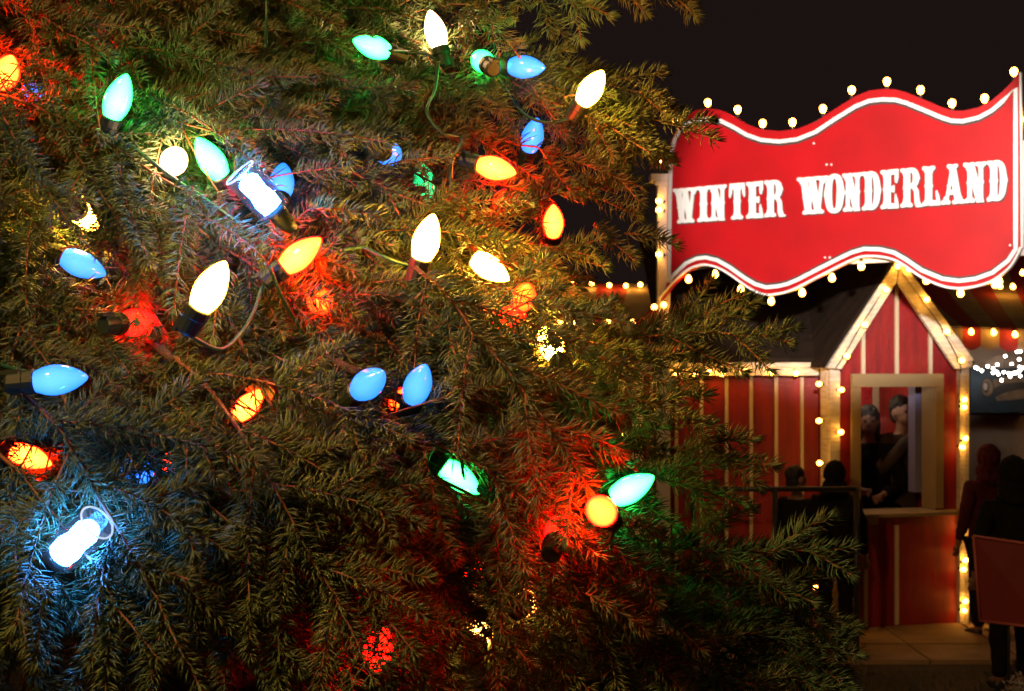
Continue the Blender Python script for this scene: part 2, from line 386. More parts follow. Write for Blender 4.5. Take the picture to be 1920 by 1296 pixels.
# ------------------------------------------------------------------ sign
def sign():
    G = Plane((0, 0), 0)
    XL, DL = 1.142, 10.4; XR, DR = 3.231, 9.05
    ang = math.atan2(DR - DL, XR - XL); G = Plane((XL, DL), ang)
    TOP = [(1254, 283), (1260, 262), (1270, 240), (1285, 220), (1304, 207), (1327, 203), (1352, 207), (1376, 219), (1400, 233), (1428, 243), (1462, 246), (1495, 242), (1530, 228), (1566, 204), (1605, 180), (1630, 170), (1655, 167),
           (1680, 168), (1701, 174), (1740, 190), (1766, 201), (1785, 207), (1806, 208), (1836, 201), (1860, 188), (1880, 171), (1897, 154), (1913, 136)]
    BOT = [(1916, 464), (1909, 480), (1894, 503), (1864, 526), (1833, 537), (1802, 541), (1771, 537), (1732, 521), (1701, 500), (1680, 488), (1655, 482), (1624, 481), (1600, 488), (1573, 501), (1547, 514), (1501, 538), (1480, 547), (1462, 551),
           (1440, 553), (1420, 547), (1401, 536), (1370, 514), (1348, 502), (1327, 497), (1310, 499), (1290, 508), (1265, 530), (1238, 563)]
    outer = TOP + BOT + [(1249, 536), (1252, 520)]
    c0 = G.w(0, 3.0)
    root = empty("sign_board", G.w(1.2, 2.6)); inv = Matrix.Translation(-root.location)
    tag(root, "wavy red sign board with white WINTER WONDERLAND lettering and bulbs round its edge", "sign")
    def B(mb, name, m, parent=root):
        o = mb.build(name, m, root); o.matrix_parent_inverse = inv; return o
    mb = MB(); mb.prism([G.p(x, y, 0) for x, y in outer], G.n * -.05); B(mb, "board", M_SIGNRED)
    # thin white edge tube under the bottom edge and steel rail at right
    def strip(pts, wd, name, m, out, closed=False, th=.006):
        Q = [G.p(x, y, out) for x, y in pts]
        Q = catmull(Q, 4) if not closed else Q
        n = len(Q); L = []; R = []
        for i in range(n):
            a = Q[(i - 1) % n if closed else max(i - 1, 0)]; b = Q[(i + 1) % n if closed else min(i + 1, n - 1)]
            t = (b - a).normalized(); s_ = t.cross(G.n).normalized() * wd / 2
            L.append(Q[i] + s_); R.append(Q[i] - s_)
        vs = L + R + [v + G.n * th for v in L + R]; fs = []
        m_ = n if closed else n - 1
        for i in range(m_):
            j = (i + 1) % n
            fs += [(i + 2*n, j + 2*n, j + 3*n, i + 3*n), (i, i + n, j + n, j), (i, j, j + 2*n, i + 2*n), (i + n, i + 3*n, j + 3*n, j + n)]
        mb = MB(); mb.add(vs, fs); B(mb, name, m)
    it = [(x, y + (20 if 1262 < x < 1900 else 22)) for x, y in TOP[3:-1]]
    top_in = [(1259, 288), (1266, 262), (1278, 240), (1292, 229)] + [(x, y) for x, y in it if 1300 < x < 1895] + [(1905, 166)]
    bot_in = [(1905, 464)] + [(x - 3, y - 14) for x, y in BOT[1:-2]] + [(1262, 518), (1255, 530)]
    loop = [G.p(x, y) for x, y in top_in]
    # straight left/right sides share the loop's corners
    def dense(pts, k=3): return pts
    full = top_in + [(1905, 250), (1905, 350)] + bot_in + [(1256, 450), (1257, 360)]
    strip(full, .026, "border_line", M_SIGNWHITE, .006, closed=True, th=.012)
    strip([(x - (2.5 if x > 1895 else 0), y + (5 if (y < 290 and 1262 < x < 1900) else (-5 if y > 440 and x < 1900 else 0))) for x, y in full], .020, "border_shadow_line", M_SIGNGREY, .002, closed=True, th=.003)  # dark offset strip painted as the border line's shadow
    strip(BOT, .014, "edge_strip", M_SIGNWHITE, -.02, closed=False, th=.035)
    strip([(1915, 137), (1917, 300), (1918, 466)], .012, "edge_strip", M_SIGNWHITE, -.02, closed=False, th=.03)
    topb0 = [(1327, 196), (1383, 209), (1430, 235), (1486, 233), (1543, 208), (1597, 173), (1663, 157), (1726, 173), (1785, 198), (1846, 189), (1901, 145)]
    botb0 = [(1291, 522), (1341, 513), (1389, 541), (1446, 563), (1504, 547), (1560, 519), (1615, 497), (1680, 500), (1737, 523), (1801, 547), (1866, 530)]
    # letters
    h = 1.0
    def serif(x, y, t, up):        # bracketed slab with notched end, at stem centre x, y edge, stem width t; up=+1 for top
        u = -up
        return [(x - t*.5, y + u*.20), (x - t*.5 - .035, y + u*.12), (x - t*.5 - .12, y + u*.085), (x - t*.5 - .135, y + u*.03), (x - t*.5 - .09, y), (x - t*.2, y + u*.006), (x, y + u*.03),
                (x + t*.2, y + u*.006), (x + t*.5 + .09, y), (x + t*.5 + .135, y + u*.03), (x + t*.5 + .12, y + u*.085), (x + t*.5 + .035, y + u*.12), (x + t*.5, y + u*.20)]
    def bar(x0, y0, x1, y1, t): return [(x0 - t/2, y0), (x0 + t/2, y0), (x1 + t/2, y1), (x1 - t/2, y1)]
    def stem(x, t, y0=.05, y1=.95): # with mid spurs
        return [(x - t/2, y0), (x + t/2, y0), (x + t/2, .44), (x + t/2 + .035, .5), (x + t/2, .56), (x + t/2, y1), (x - t/2, y1), (x - t/2, .56), (x - t/2 - .035, .5), (x - t/2, .44)]
    def ring(cx, cy, rx, ry, ix, iy, a0, a1, n=14, spur=True):
        out = []; inn = []
        for i in range(n + 1):
            a = math.radians(a0 + (a1 - a0) * i / n); c, s = math.cos(a), math.sin(a)
            f = lambda v, e: math.copysign(abs(v) ** e, v)
            bx = .04 * max(0, 1 - abs(s) * 5) if spur else 0
            out.append((cx + f(c, .75) * rx + math.copysign(bx, c), cy + f(s, .85) * ry)); inn.append((cx + f(c, .75) * ix, cy + f(s, .85) * iy))
        return [[out[i], out[i+1], inn[i+1], inn[i]] for i in range(n)]
    t = .30
    def glyph(c):                  # polygons in a unit-high cell, returns (polys, width)
        if c == 'I': return [stem(.26, .28), serif(.26, 1, .28, 1), serif(.26, 0, .28, -1)], .52
        if c == 'W':
            return [bar(.22, .93, .38, .05, .24), bar(.50, .93, .38, .05, .13), bar(.50, .93, .72, .05, .24), bar(.86, .93, .72, .05, .13),
                    serif(.20, 1, .20, 1), serif(.50, 1, .16, 1), serif(.88, 1, .14, 1), serif(.38, 0, .16, -1), serif(.71, 0, .16, -1), [(.14, .45), (.27, .5), (.42, .45), (.36, .40)], [(.62, .45), (.8, .55), (.88, .47), (.7, .40)]], 1.04
        if c == 'N':
            return [stem(.20, .16), serif(.20, 0, .14, -1), stem(.62, .16, .0, .95), serif(.62, 1, .14, 1), bar(.22, .97, .60, .0, .28), serif(.18, 1, .18, 1)], .84
        if c == 'T':
            return [stem(.42, .28), serif(.42, 0, .28, -1), [(.08, 1), (.76, 1), (.78, .88), (.06, .88)], [(.06, .885), (.20, .885), (.17, .72), (.10, .60), (.05, .64)], [(.78, .885), (.64, .885), (.67, .72), (.74, .60), (.79, .64)],
                    [(.20, .90), (.64, .90), (.57, .80), (.27, .80)]], .84
        if c == 'E':
            return [stem(.26, .30), serif(.24, 1, .26, 1), serif(.24, 0, .26, -1), [(.3, 1), (.74, 1), (.74, .88), (.3, .86)], [(.74, .885), (.60, .885), (.58, .78), (.60, .66), (.67, .64), (.74, .78)],
                    [(.3, 0), (.74, 0), (.74, .12), (.3, .14)], [(.76, .0), (.60, .115), (.58, .2), (.59, .33), (.62, .38), (.70, .24)], [(.38, .46), (.56, .40), (.58, .50), (.56, .60), (.38, .54)]], .80
        if c == 'L':
            return [stem(.26, .30), serif(.26, 1, .30, 1), serif(.24, 0, .26, -1), [(.3, 0), (.76, 0), (.76, .12), (.3, .14)], [(.78, .0), (.62, .115), (.58, .22), (.57, .36), (.62, .38), (.72, .24)]], .82
        if c == 'D': return [stem(.26, .28), serif(.22, 1, .22, 1), serif(.22, 0, .22, -1)] + ring(.36, .5, .42, .5, .16, .40, -90, 90), .84
        if c == 'O': return ring(.40, .5, .38, .52, .10, .40, 0, 360, 24), .80
        if c == 'R':
            return [stem(.26, .28), serif(.22, 1, .22, 1), serif(.24, 0, .26, -1)] + ring(.40, .74, .38, .26, .12, .15, -90, 90, 10) + [[(.42, .5), (.62, .56), (.76, .42), (.80, .16), (.86, .05), (.94, .04), (.92, -.01), (.66, -.01), (.60, .1), (.58, .38), (.5, .47)]], .94
        if c == 'A':
            return [bar(.46, .95, .20, .05, .13), bar(.44, .95, .70, .05, .28), serif(.18, 0, .12, -1), serif(.70, 0, .24, -1), serif(.45, 1, .18, 1), [(.26, .24), (.62, .24), (.60, .36), (.30, .36)], [(.22, .44), (.32, .58), (.42, .50), (.36, .42)]], .94
    SP = [('W', 1264, 1308), ('I', 1309, 1331), ('N', 1331, 1364), ('T', 1366, 1400), ('E', 1401, 1434), ('R', 1435, 1474), ('W', 1497, 1552), ('O', 1547, 1584), ('N', 1582, 1618), ('D', 1618, 1654), ('E', 1653, 1688),
          ('R', 1690, 1731), ('L', 1731, 1766), ('A', 1766, 1809), ('N', 1809, 1851), ('D', 1852, 1891)]
    for idx, (c, xa, xb) in enumerate(SP):
        polys, gw = glyph(c); sa, sb = G.s_(xa), G.s_(xb)
        yb = 418.5 + (xa - 1290) * (377 - 418.5) / 585; yt = 352 + (xa - 1290) * (301 - 352) / 575
        zb, zt = G.z_(xa, yb), G.z_(xa, yt)
        yb2 = 418.5 + (xb - 1290) * (377 - 418.5) / 585; zb = (zb + G.z_(xb, yb2)) / 2
        mb = MB()
        for k, p in enumerate(polys):
            lay = .012 + k * .00025
            q = [G.w(sa + x / gw * (sb - sa), zb + y * (zt - zb), .0) for x, y in p]
            mb.prism(q, G.n * lay, 0)
            q2 = [v + Vector((0, 0, -.009)) + G.u * .006 for v in q]
            mb.prism(q2, G.n * (.002 + k * .0001), 1)  # dark offset copy of the letter piece, painted as its shadow
        B(mb, "letter", [M_SIGNWHITE, M_SIGNGREY])
    for nm, row, dy in (('top', topb0, 12), ('bottom', botb0, -14)):
        cord('light_cord', [G.p(x, y + dy + (3 if i % 2 else 0), -.055) for i, (x, y) in enumerate(row)], .004, 'black cord carrying the bulbs behind the red sign\'s %s edge' % nm)
    # bolt heads
    for x, y in ((1550, 309), (1559, 309), (1547, 483), (1556, 483), (1526, 269), (1894, 460)):
        mb = MB(); M = Matrix.Translation(G.p(x, y, .0)) @ G.n.to_track_quat('Z', 'Y').to_matrix().to_4x4(); mb.lathe([(.007, 0), (.007, .004), (0, .006)], 8, 0, M); B(mb, "bolt", M_SIGNWHITE)
    # back rails seen above / under the board
    mb = MB(); G.box(mb, G.s_(1560), G.s_(1700), G.z_(1624, 492), G.z_(1624, 478), -.09, -.055); B(mb, "back_rail", M_POSTWHITE)
    # posts carrying it
    def post(name, px0, px1, D, ztop, label, cap):
        x0, x1 = (px0 - CX) / F * D, (px1 - CX) / F * D; r = (x1 - x0)
        mb = MB(); mb.box((x0, D, 0), (x1, D + r, ztop)); root_ = empty(name, ((x0 + x1) / 2, D, 0)); o = mb.build("shaft", M_POSTWHITE, root_); o.matrix_parent_inverse = Matrix.Translation(-root_.location)
        bm_ = o.modifiers.new("b", 'BEVEL'); bm_.width = .008; bm_.segments = 2
        if cap:
            mb = MB(); mb.box((x0 - .05, D - .04, ztop + .001), (x1 + .03, D + r + .04, ztop + .05)); mb.box((x0 - .02, D - .02, ztop - .03), (x1 + .02, D - .001, ztop)); o2 = mb.build("cap", M_POSTWHITE, root_); o2.matrix_parent_inverse = Matrix.Translation(-root_.location)
        tag(root_, label, "post")
    post("sign_post", 1233, 1257, 10.47, CAMZ + (690 - 340) / F * 10.47, "square white post behind the sign's left end, with a small cap", True)
    mb = MB(); G.box(mb, G.s_(1907), G.s_(1945), G.z_(1907, 478), G.z_(1907, 262), -.12, -.058); B(mb, "back_board", M_POSTWHITE)
    # bulbs on the edges
    topb = [(1327, 196), (1383, 209), (1430, 235), (1486, 233), (1543, 208), (1597, 173), (1663, 157), (1726, 173), (1785, 198), (1846, 189), (1901, 139)]
    mini_row([G.p(x, y + 6, -.02) for x, y in topb], (0, 0, 1), "lit bulb standing on red sign's top edge, # from the left", "bulbs on the sign's top edge", 1.15)
    botb = [(1291, 522), (1341, 513), (1389, 541), (1446, 563), (1504, 547), (1560, 519), (1615, 497), (1737, 523), (1801, 547), (1866, 530), (1873, 525)]
    mini_row([G.p(x, y - 7, -.02) for x, y in botb], (0, 0, -1), "lit bulb hanging under the red sign's bottom edge, # from the left", "bulbs under the sign's bottom edge", 1.1)
    lefb = [(1273, 228), (1244, 303), (1242, 378), (1242, 395), (1242, 478), (1228, 572), (1246, 568)]
    mini_row([G.p(x, y, -.02 if y < 560 else .05) for x, y in lefb], [Vector((-1, -.6, .1))] * 5 + [Vector((-.3, -1, -.6))] * 2, "lit bulb at red sign's left end, # from the top", "bulbs on the sign's left edge", 1.0)
    mini_row([G.p(x, y, -.02) for x, y in ((1917, 224), (1918, 330))], [Vector((1, -.5, 0))] * 2, "lit bulb on the red sign's right edge, # from the top", "bulbs on the sign's right edge", .9)
    return G
G = sign()

# ------------------------------------------------------------------ striped awnings, back wall, painting
def awning(name, A, Bp, C, Dp, nstripes, label, valance=.16, scallop=True, phase=0):
    """A,B lower edge (left,right), C,D upper edge (right,left)"""
    root = empty(name, (A + Bp) / 2); inv = Matrix.Translation(-root.location)
    mb = MB()
    for i in range(nstripes):
        f0, f1 = i / nstripes, (i + 1) / nstripes
        a, b, c, d = A.lerp(Bp, f0), A.lerp(Bp, f1), Dp.lerp(C, f1), Dp.lerp(C, f0)
        for k in range(4):          # slight sag
            g0, g1 = k / 4, (k + 1) / 4; sg = lambda g: Vector((0, 0, -.10 * math.sin(math.pi * g)))
            q = [a.lerp(d, g0) + sg(g0), b.lerp(c, g0) + sg(g0), b.lerp(c, g1) + sg(g1), a.lerp(d, g1) + sg(g1)]
            mb.add(q + [v + Vector((0, 0, .012)) for v in q], [(0,1,2,3), (7,6,5,4), (0,4,5,1), (1,5,6,2), (2,6,7,3), (3,7,4,0)], (i + phase) % 2)
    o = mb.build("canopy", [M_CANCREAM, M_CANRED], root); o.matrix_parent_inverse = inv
    if valance:
        mb = MB()
        for i in range(nstripes):
            a, b = A.lerp(Bp, i / nstripes), A.lerp(Bp, (i + 1) / nstripes); n = 6
            poly = [a, b] + [b.lerp(a, j / n) + Vector((0, 0, -valance * (.78 + .22 * math.sin(math.pi * j / n)))) for j in range(n + 1)]
            mb.prism([v + Vector((0, -.012, -.004)) for v in poly], Vector((0, -.006, 0)), (i + phase) % 2)
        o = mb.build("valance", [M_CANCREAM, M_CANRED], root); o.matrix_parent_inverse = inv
    tag(root, label, "awning")
def fair():
    D = 12.5
    awning("striped_awning", P3(1700, 611, D), P3(2080, 625, D), P3(2080, 440, D + 2.6), P3(1500, 440, D + 2.6), 11, "dark red and cream striped awning behind the booth, above the blue painted panel", .19, phase=0)
    mini_row([P3(x, y, D - .06) for x, y in ((1820, 616), (1862, 617), (1902, 621), (1948, 622))], (0, -.6, -1), "lit bulb on front edge of striped right awning, # from the left", "bulbs on the right awning", 1.15)
    mini_row([P3(x, y, D + 1.0) for x, y in ((1874, 531), (1898, 532), (1916, 506))], (0, -.6, -1), "lit bulb on awning beneath sign's right tail, # from the left", "bulbs on the right awning", 1.15)
    # counter wall under it
    mb = MB(); x0 = (1770 - CX) / F * 12.9; x1 = x0 + 3.2
    mb.box((x0, 12.95, 0), (x1, 13.0, 2.3)); mb.box((x0, 12.9, 1.75 - .22), (x1, 12.949, 1.60)); 
    o = mb.build("stall_wall", mat("stall_wall_paint", (.40, .29, .21), .8, var=(.28, .20, .15), vscale=2, bump=.2)); tag(o, "dull brown back wall of the stall right of the booth", "wall")
    # painted panel
    r = empty("painted_panel", P3(1900, 773, 12.8)); inv = Matrix.Translation(-r.location); Dp = 12.8
    mb = MB(); a = P3(1820, 774, Dp); b = P3(2080, 690, Dp); mb.box((a.x, Dp, a.z), (b.x, Dp + .03, b.z)); o = mb.build("panel", mat("panel_blue", (.010, .030, .05), .7, var=(.006, .016, .026), vscale=4), r); o.matrix_parent_inverse = inv
    def flat(pts, m, name, off):
        mb = MB(); mb.prism([P3(x, y, Dp - .002) for x, y in pts], Vector((0, -off, 0))); o = mb.build(name, m, r); o.matrix_parent_inverse = inv
    tan = mat("panel_tan", (.17, .11, .06), .8, var=(.09, .06, .04), vscale=14); dk = mat("panel_dark", (.02, .015, .012), .7)
    flat([(1866, 745), (1880, 738), (1925, 726), (1990, 722), (2010, 735), (1960, 744), (1900, 750), (1870, 752)], tan, "painted_body", .003)
    flat([(1862, 712), (1885, 707), (1930, 702), (1990, 705), (2000, 716), (1925, 718), (1880, 724), (1864, 728)], tan, "painted_roof", .003)
    flat([(1864, 728), (1882, 719), (1925, 716), (1995, 718), (1990, 724), (1925, 728), (1880, 735), (1866, 741)], dk, "painted_shadow", .004)
    def ell(cx, cy, rx, ry, m, name, off, n=20): flat([(cx + rx * math.cos(2*math.pi*i/n), cy + ry * math.sin(2*math.pi*i/n)) for i in range(n)], m, name, off)
    ell(1851, 727, 13, 19, dk, "painted_ring", .004); ell(1851, 727, 10.5, 16, tan, "painted_ring", .006); ell(1848, 726, 6.5, 11, dk, "painted_ring", .008); ell(1847, 725, 4, 7, mat("panel_grey", (.25, .2, .18), .6), "painted_lens", .010)
    tag(r, "dark blue painted panel with a tan rounded vehicle front, behind the white mini lights", "painting")
    # mini lights cluster
    zs = [(63, 32), (88, 44), (128, 62), (173, 32), (220, 45), (252, 18), (217, 82), (250, 82), (262, 95), (304, 75), (345, 85), (357, 110), (388, 88), (408, 82), (368, 14), (432, 68), (440, 105), (286, 143), (440, 35)]
    pts = [(1829, 689), (1833, 691), (1841, 695), (1852, 687), (1862, 691), (1870, 684), (1862, 699), (1869, 698), (1872, 702), (1882, 698), (1891, 700), (1894, 706), (1900, 700), (1905, 699), (1897, 683), (1912, 695), (1913, 705), (1878, 713), (1912, 688),
           (1885, 668), (1911, 674), (1907, 660), (1913, 659), (1918, 690), (1930, 694), (1936, 702)]
    me = bpy.data.meshes.new("fairy_light"); bm = bmesh.new(); bmesh.ops.create_icosphere(bm, subdivisions=1, radius=.014); bm.to_mesh(me); bm.free(); me.materials.append(emat("fairy_lit", (1, .86, .72), 26))
    for i, (x, y) in enumerate(sorted(pts)):
        o = bpy.data.objects.new("fairy_light", me); COL.objects.link(o); o.location = P3(x, y, 12.45 + .02 * (i % 3))
        tag(o, "tiny white fairy light before the blue panel, %s from the left" % ORD[i], "fairy light", "fairy lights before the painted panel")
    cord("fairy_wire", [P3(x, y - 1, 12.47) for x, y in sorted(pts)[:22]], .003, "thin dark wire of the white fairy lights before the panel")
    # left tent behind the spruce tips
    D = 12.2
    awning("striped_tent", P3(1020, 602, D), P3(1222, 606, D), P3(1300, 535, D + 1.2), P3(1000, 535, D + 1.2), 5, "cream and red striped tent roof seen between spruce tips left of the sign post", .0, phase=1)
    mini_row([P3(x, y, D + 1.1) for x, y in ((1040, 527), (1076, 528), (1109, 531), (1142, 534), (1173, 535), (1200, 533))], (0, -1, -.2), "lit bulb on ridge of the tent left of sign, # from the left", "bulbs on the left tent", 1.1)
    mini_row([P3(x, y, D - .05) for x, y in ((1006, 644), (1050, 604), (1080, 604), (1140, 600), (1186, 603))], (0, -1, -.2), "lit bulb on lower edge of the left tent, # from the left", "bulbs on the left tent", 1.15)
    mb = MB(); mb.box((P3(1000, 0, D).x, D + .05, 0), (P3(1215, 0, D).x, D + .09, CAMZ + .36)); o = mb.build("tent_wall", mat("tent_canvas", (.06, .03, .02), .9, var=(.04, .02, .015), vscale=3)); tag(o, "dark canvas tent wall far behind the spruce tips", "wall")
    # red board on stand at lower right
    D = 7.8
    r = empty("notice_board", P3(1875, 1250, D)); r.location.z = 0; inv = Matrix.Translation(-r.location)
    q = [P3(1824, 1005, D), P3(1960, 1024, D - .25), P3(1960, 1178, D - .25), P3(1836, 1163, D)]
    n = (q[1] - q[0]).cross(q[3] - q[0]).normalized()
    mb = MB(); mb.prism(q, -n * .02 if n.y < 0 else n * .02); o = mb.build("board", mat("board_maroon", (.20, .022, .022), .55, var=(.17, .02, .02), vscale=5), r); o.matrix_parent_inverse = inv
    mb = MB(); off = Vector((0, -.012, 0))
    for a, b in zip(q, q[1:] + q[:1]): mb.tube([a + off, b + off], .008, 6)
    o = mb.build("frame", mat("board_edge_pink", (.42, .10, .09), .5), r, True); o.matrix_parent_inverse = inv
    mb = MB(); c = P3(1895, 1170, D - .1)
    mb.tube([Vector((c.x, c.y + .03, c.z + .4)), Vector((c.x, c.y + .03, .0))], .008, 8); mb.tube([Vector((c.x - .2, c.y + .03, .01)), Vector((c.x + .2, c.y + .03, .01))], .01, 8)
    mb.tube([Vector((c.x, c.y - .17, .01)), Vector((c.x, c.y + .23, .01))], .01, 8)
    o = mb.build("stand", M_BLACK, r, True); o.matrix_parent_inverse = inv
    tag(r, "tilted maroon board with a paler rim on a thin stand, low at the right edge", "notice board")
    # black crowd barrier
    D = 9.6; r = empty("crowd_barrier", (P3(1440, 0, D).x, D, 0)); inv = Matrix.Translation(-r.location); x0, x1 = P3(1300, 0, D).x, P3(1606, 0, D).x; z = P3(0, 917, D).z
    for nm, segs in (("top_rail", [((x0, D, z), (x1, D, z))]), ("bottom_rail", [((x0, D, .18), (x1, D, .18))])):
        mb = MB()
        for a, b in segs: mb.tube([a, b], .018, 8)
        o = mb.build(nm, M_BLACK, r, True); o.matrix_parent_inverse = inv
    for x in (x0, (x0 + x1) / 2, x1):
        mb = MB(); mb.tube([(x, D, 0), (x, D, z + .001)], .020, 8); mb.box((x - .03, D - .2, 0), (x + .03, D + .2, .02)); o = mb.build("post", M_BLACK, r, True); o.matrix_parent_inverse = inv
    tag(r, "low black crowd barrier in front of the booth's red wall", "barrier")
    # leaning easel leg by the booth's left corner
    mb = MB(); mb.tube([P3(1583, 1050, 10.2), P3(1596, 1110, 10.0), Vector((P3(1602, 0, 9.85).x, 9.85, .03))], .016, 6); o = mb.build("leaning_slat", M_CREAM); tag(o, "pale wooden slat leaning against the booth's lower left corner", "slat")
    # frosted white plant at the lower right corner
    r = empty("white_plant", P3(1905, 1290, 5.2)); r.location.z = 0; inv = Matrix.Translation(-r.location); c = P3(1912, 1285, 5.2); g = random.Random(8)
    mb = MB(); mb2 = MB()
    for i in range(9): a = g.uniform(0, 6.28); mb2.tube([Vector((c.x, c.y, 0)), Vector((c.x + .05 * math.cos(a), c.y + .05 * math.sin(a), c.z * .6)), Vector((c.x + .1 * math.cos(a), c.y + .1 * math.sin(a), c.z))], .004, 5)
    for i in range(420):
        v = Vector((g.gauss(0, 1), g.gauss(0, 1), g.gauss(0, 1))).normalized() * g.uniform(.02, .085); p = c + v + Vector((.02, 0, -.03)); d = (v.normalized() + Vector((g.uniform(-1, 1), g.uniform(-1, 1), g.uniform(-1, 1)))).normalized() * g.uniform(.008, .018)
        s = d.cross(Vector((g.random(), g.random(), g.random()))).normalized() * .005
        mb.add([p - d * .5, p + s, p + d, p - s], [(0, 1, 2, 3)])
    o = mb2.build("stem", M_WOOD, r, True); o.matrix_parent_inverse = inv
    o = mb.build("foliage", mat("white_leaf", (.85, .83, .78), .6), r); o.matrix_parent_inverse = inv; tag(r, "white frosted bushy plant in the lower right corner", "plant")
fair()

# ------------------------------------------------------------------ people
M_SKIN = mat("skin", (.22, .11, .07), .6)
def skinmesh(name, nodes, edges, sub=2):
    """nodes: list (pos, radius) ; the first is the root"""
    me = bpy.data.meshes.new(name); me.from_pydata([n[0] for n in nodes], edges, [])
    o = bpy.data.objects.new(name, me); COL.objects.link(o)
    sk = o.modifiers.new("s", 'SKIN'); su = o.modifiers.new("u", 'SUBSURF'); su.levels = sub; su.render_levels = sub
    for i, n in enumerate(nodes):
        r = n[1]; me.skin_vertices[0].data[i].radius = r if isinstance(r, tuple) else (r, r)
    me.skin_vertices[0].data[0].use_root = True
    dg = bpy.context.evaluated_depsgraph_get(); out = bpy.data.meshes.new_from_object(o.evaluated_get(dg))
    bpy.data.objects.remove(o)
    if name in ('coat', 'trousers'):
        for v in out.vertices:
            q = Vector((v.co.x * 9, v.co.y * 9, v.co.z * 14)); v.co += v.normal * (.011 * noise.noise(q) + .005 * noise.noise(q * 2.7))
    out.polygons.foreach_set("use_smooth", [True] * len(out.polygons)); return out
def person(loc, ang, h, coat, legs, hair, label, pose="stand", longhair=False, hood=False, cup=False):
    k = h / 1.75; root = empty("person", loc, (0, 0, ang)); tag(root, label, "person")
    V = lambda x, y, z: (x * k, y * k, z * k)
    if pose == "drink": eR, wR = V(-.30, -.10, 1.18), V(-.07, -.22, 1.50); eL, wL = V(.27, -.02, 1.15), V(.20, -.22, 1.05)
    elif pose == "fold": eR, wR = V(-.27, -.05, 1.14), V(-.08, -.24, 1.10); eL, wL = V(.27, -.05, 1.14), V(.10, -.25, 1.06)
    else: eR, wR = V(-.26, .02, 1.14), V(-.27, -.06, .88); eL, wL = V(.26, .02, 1.14), V(.27, -.06, .88)
    N = [(V(0, 0, .95), .12*k), (V(0, 0, 1.15), .11*k), (V(0, 0, 1.34), .12*k), (V(0, .01, 1.47), .055*k), (V(0, -.005, 1.53), .055*k), (V(0, 0, 1.58), (.05*k, .05*k)), (V(0, .005, 1.64), (.05*k, .05*k)),
         (V(-.17, 0, 1.41), .052*k), (eR, .040*k), (wR, .027*k), (V(.17, 0, 1.41), .052*k), (eL, .040*k), (wL, .027*k),
         (V(-.09, 0, .88), .085*k), (V(-.10, -.01, .50), .058*k), (V(-.10, .02, .09), .04*k), (V(-.11, -.14, .035), .034*k), (V(.09, 0, .88), .085*k), (V(.10, -.01, .50), .058*k), (V(.10, .02, .09), .04*k), (V(.11, -.14, .035), .034*k)]
    Ed = [(0,1),(1,2),(2,3),(3,4),(4,5),(5,6),(2,7),(7,8),(8,9),(2,10),(10,11),(11,12),(0,13),(13,14),(14,15),(15,16),(0,17),(17,18),(18,19),(19,20)]
    for wi, e_, sx in ((9, 8, -1), (12, 11, 1)):       # palm, four fingers and a thumb
        wv = Vector(N[wi][0]); d = (wv - Vector(N[e_][0])).normalized(); side = d.cross(Vector((0, -1, .2))).normalized() * sx
        palm = wv + d * .05 * k; N.append((tuple(palm), (.026*k, .016*k))); pi = len(N) - 1; Ed.append((wi, pi))
        for j in range(4):
            off = side * (j - 1.5) * .019 * k; b1 = palm + d * .045 * k + off; curl = Vector((0, -.012, -.01)) * k; b2 = b1 + d * (.032 - abs(j - 1.4) * .005) * k + curl
            N.append((tuple(b1), .0095*k)); N.append((tuple(b2), .0075*k)); Ed += [(pi, len(N) - 2), (len(N) - 2, len(N) - 1)]
        b1 = wv + d * .035 * k - side * .035 * k; b2 = b1 + d * .03 * k; N.append((tuple(b1), .011*k)); N.append((tuple(b2), .0085*k)); Ed += [(pi, len(N) - 2), (len(N) - 2, len(N) - 1)]
    me = skinmesh("body", N, Ed, 2)
    # face details joined into the body mesh
    bm = bmesh.new(); bm.from_mesh(me)
    def ball(p, r, sc=(1, 1, 1), mi=0):
        res = bmesh.ops.create_uvsphere(bm, u_segments=10, v_segments=7, radius=r * k); fs = set()
        for v in res["verts"]:
            v.co = Vector((v.co.x * sc[0], v.co.y * sc[1], v.co.z * sc[2])) + Vector(V(*p))
            fs.update(v.link_faces)
        for f in fs: f.material_index = mi; f.smooth = True
    ball((0, .012, 1.655), .1, (.80, .96, 1.05)); ball((0, -.022, 1.60), .07, (.86, 1.0, 1.0)); ball((0, -.098, 1.635), .017, (.8, 1.1, 1.6))
    ball((-.080, .01, 1.640), .022, (.5, .9, 1.5)); ball((.080, .01, 1.640), .022, (.5, .9, 1.5)); ball((0, -.086, 1.585), .016, (1.6, .6, .4))
    bm.to_mesh(me); bm.free()
    tmp = bpy.data.objects.new("tmp", me); COL.objects.link(tmp); rm = tmp.modifiers.new("r", 'REMESH'); rm.mode = 'VOXEL'; rm.voxel_size = .006
    me = bpy.data.meshes.new_from_object(tmp.evaluated_get(bpy.context.evaluated_depsgraph_get())); bpy.data.objects.remove(tmp); me.materials.clear()
    link("body", me, root, [M_SKIN], True)
    for sx in (-1, 1):
        mb = MB(); mb.lathe([(0, -.011*k), (.009*k, -.005*k), (.009*k, .005*k), (0, .011*k)], 10, 0, Matrix.Translation(Vector(V(sx*.032, -.080, 1.655)))); mb.build("eye", mat("eye_dark", (.02, .015, .01), .2), root, True)
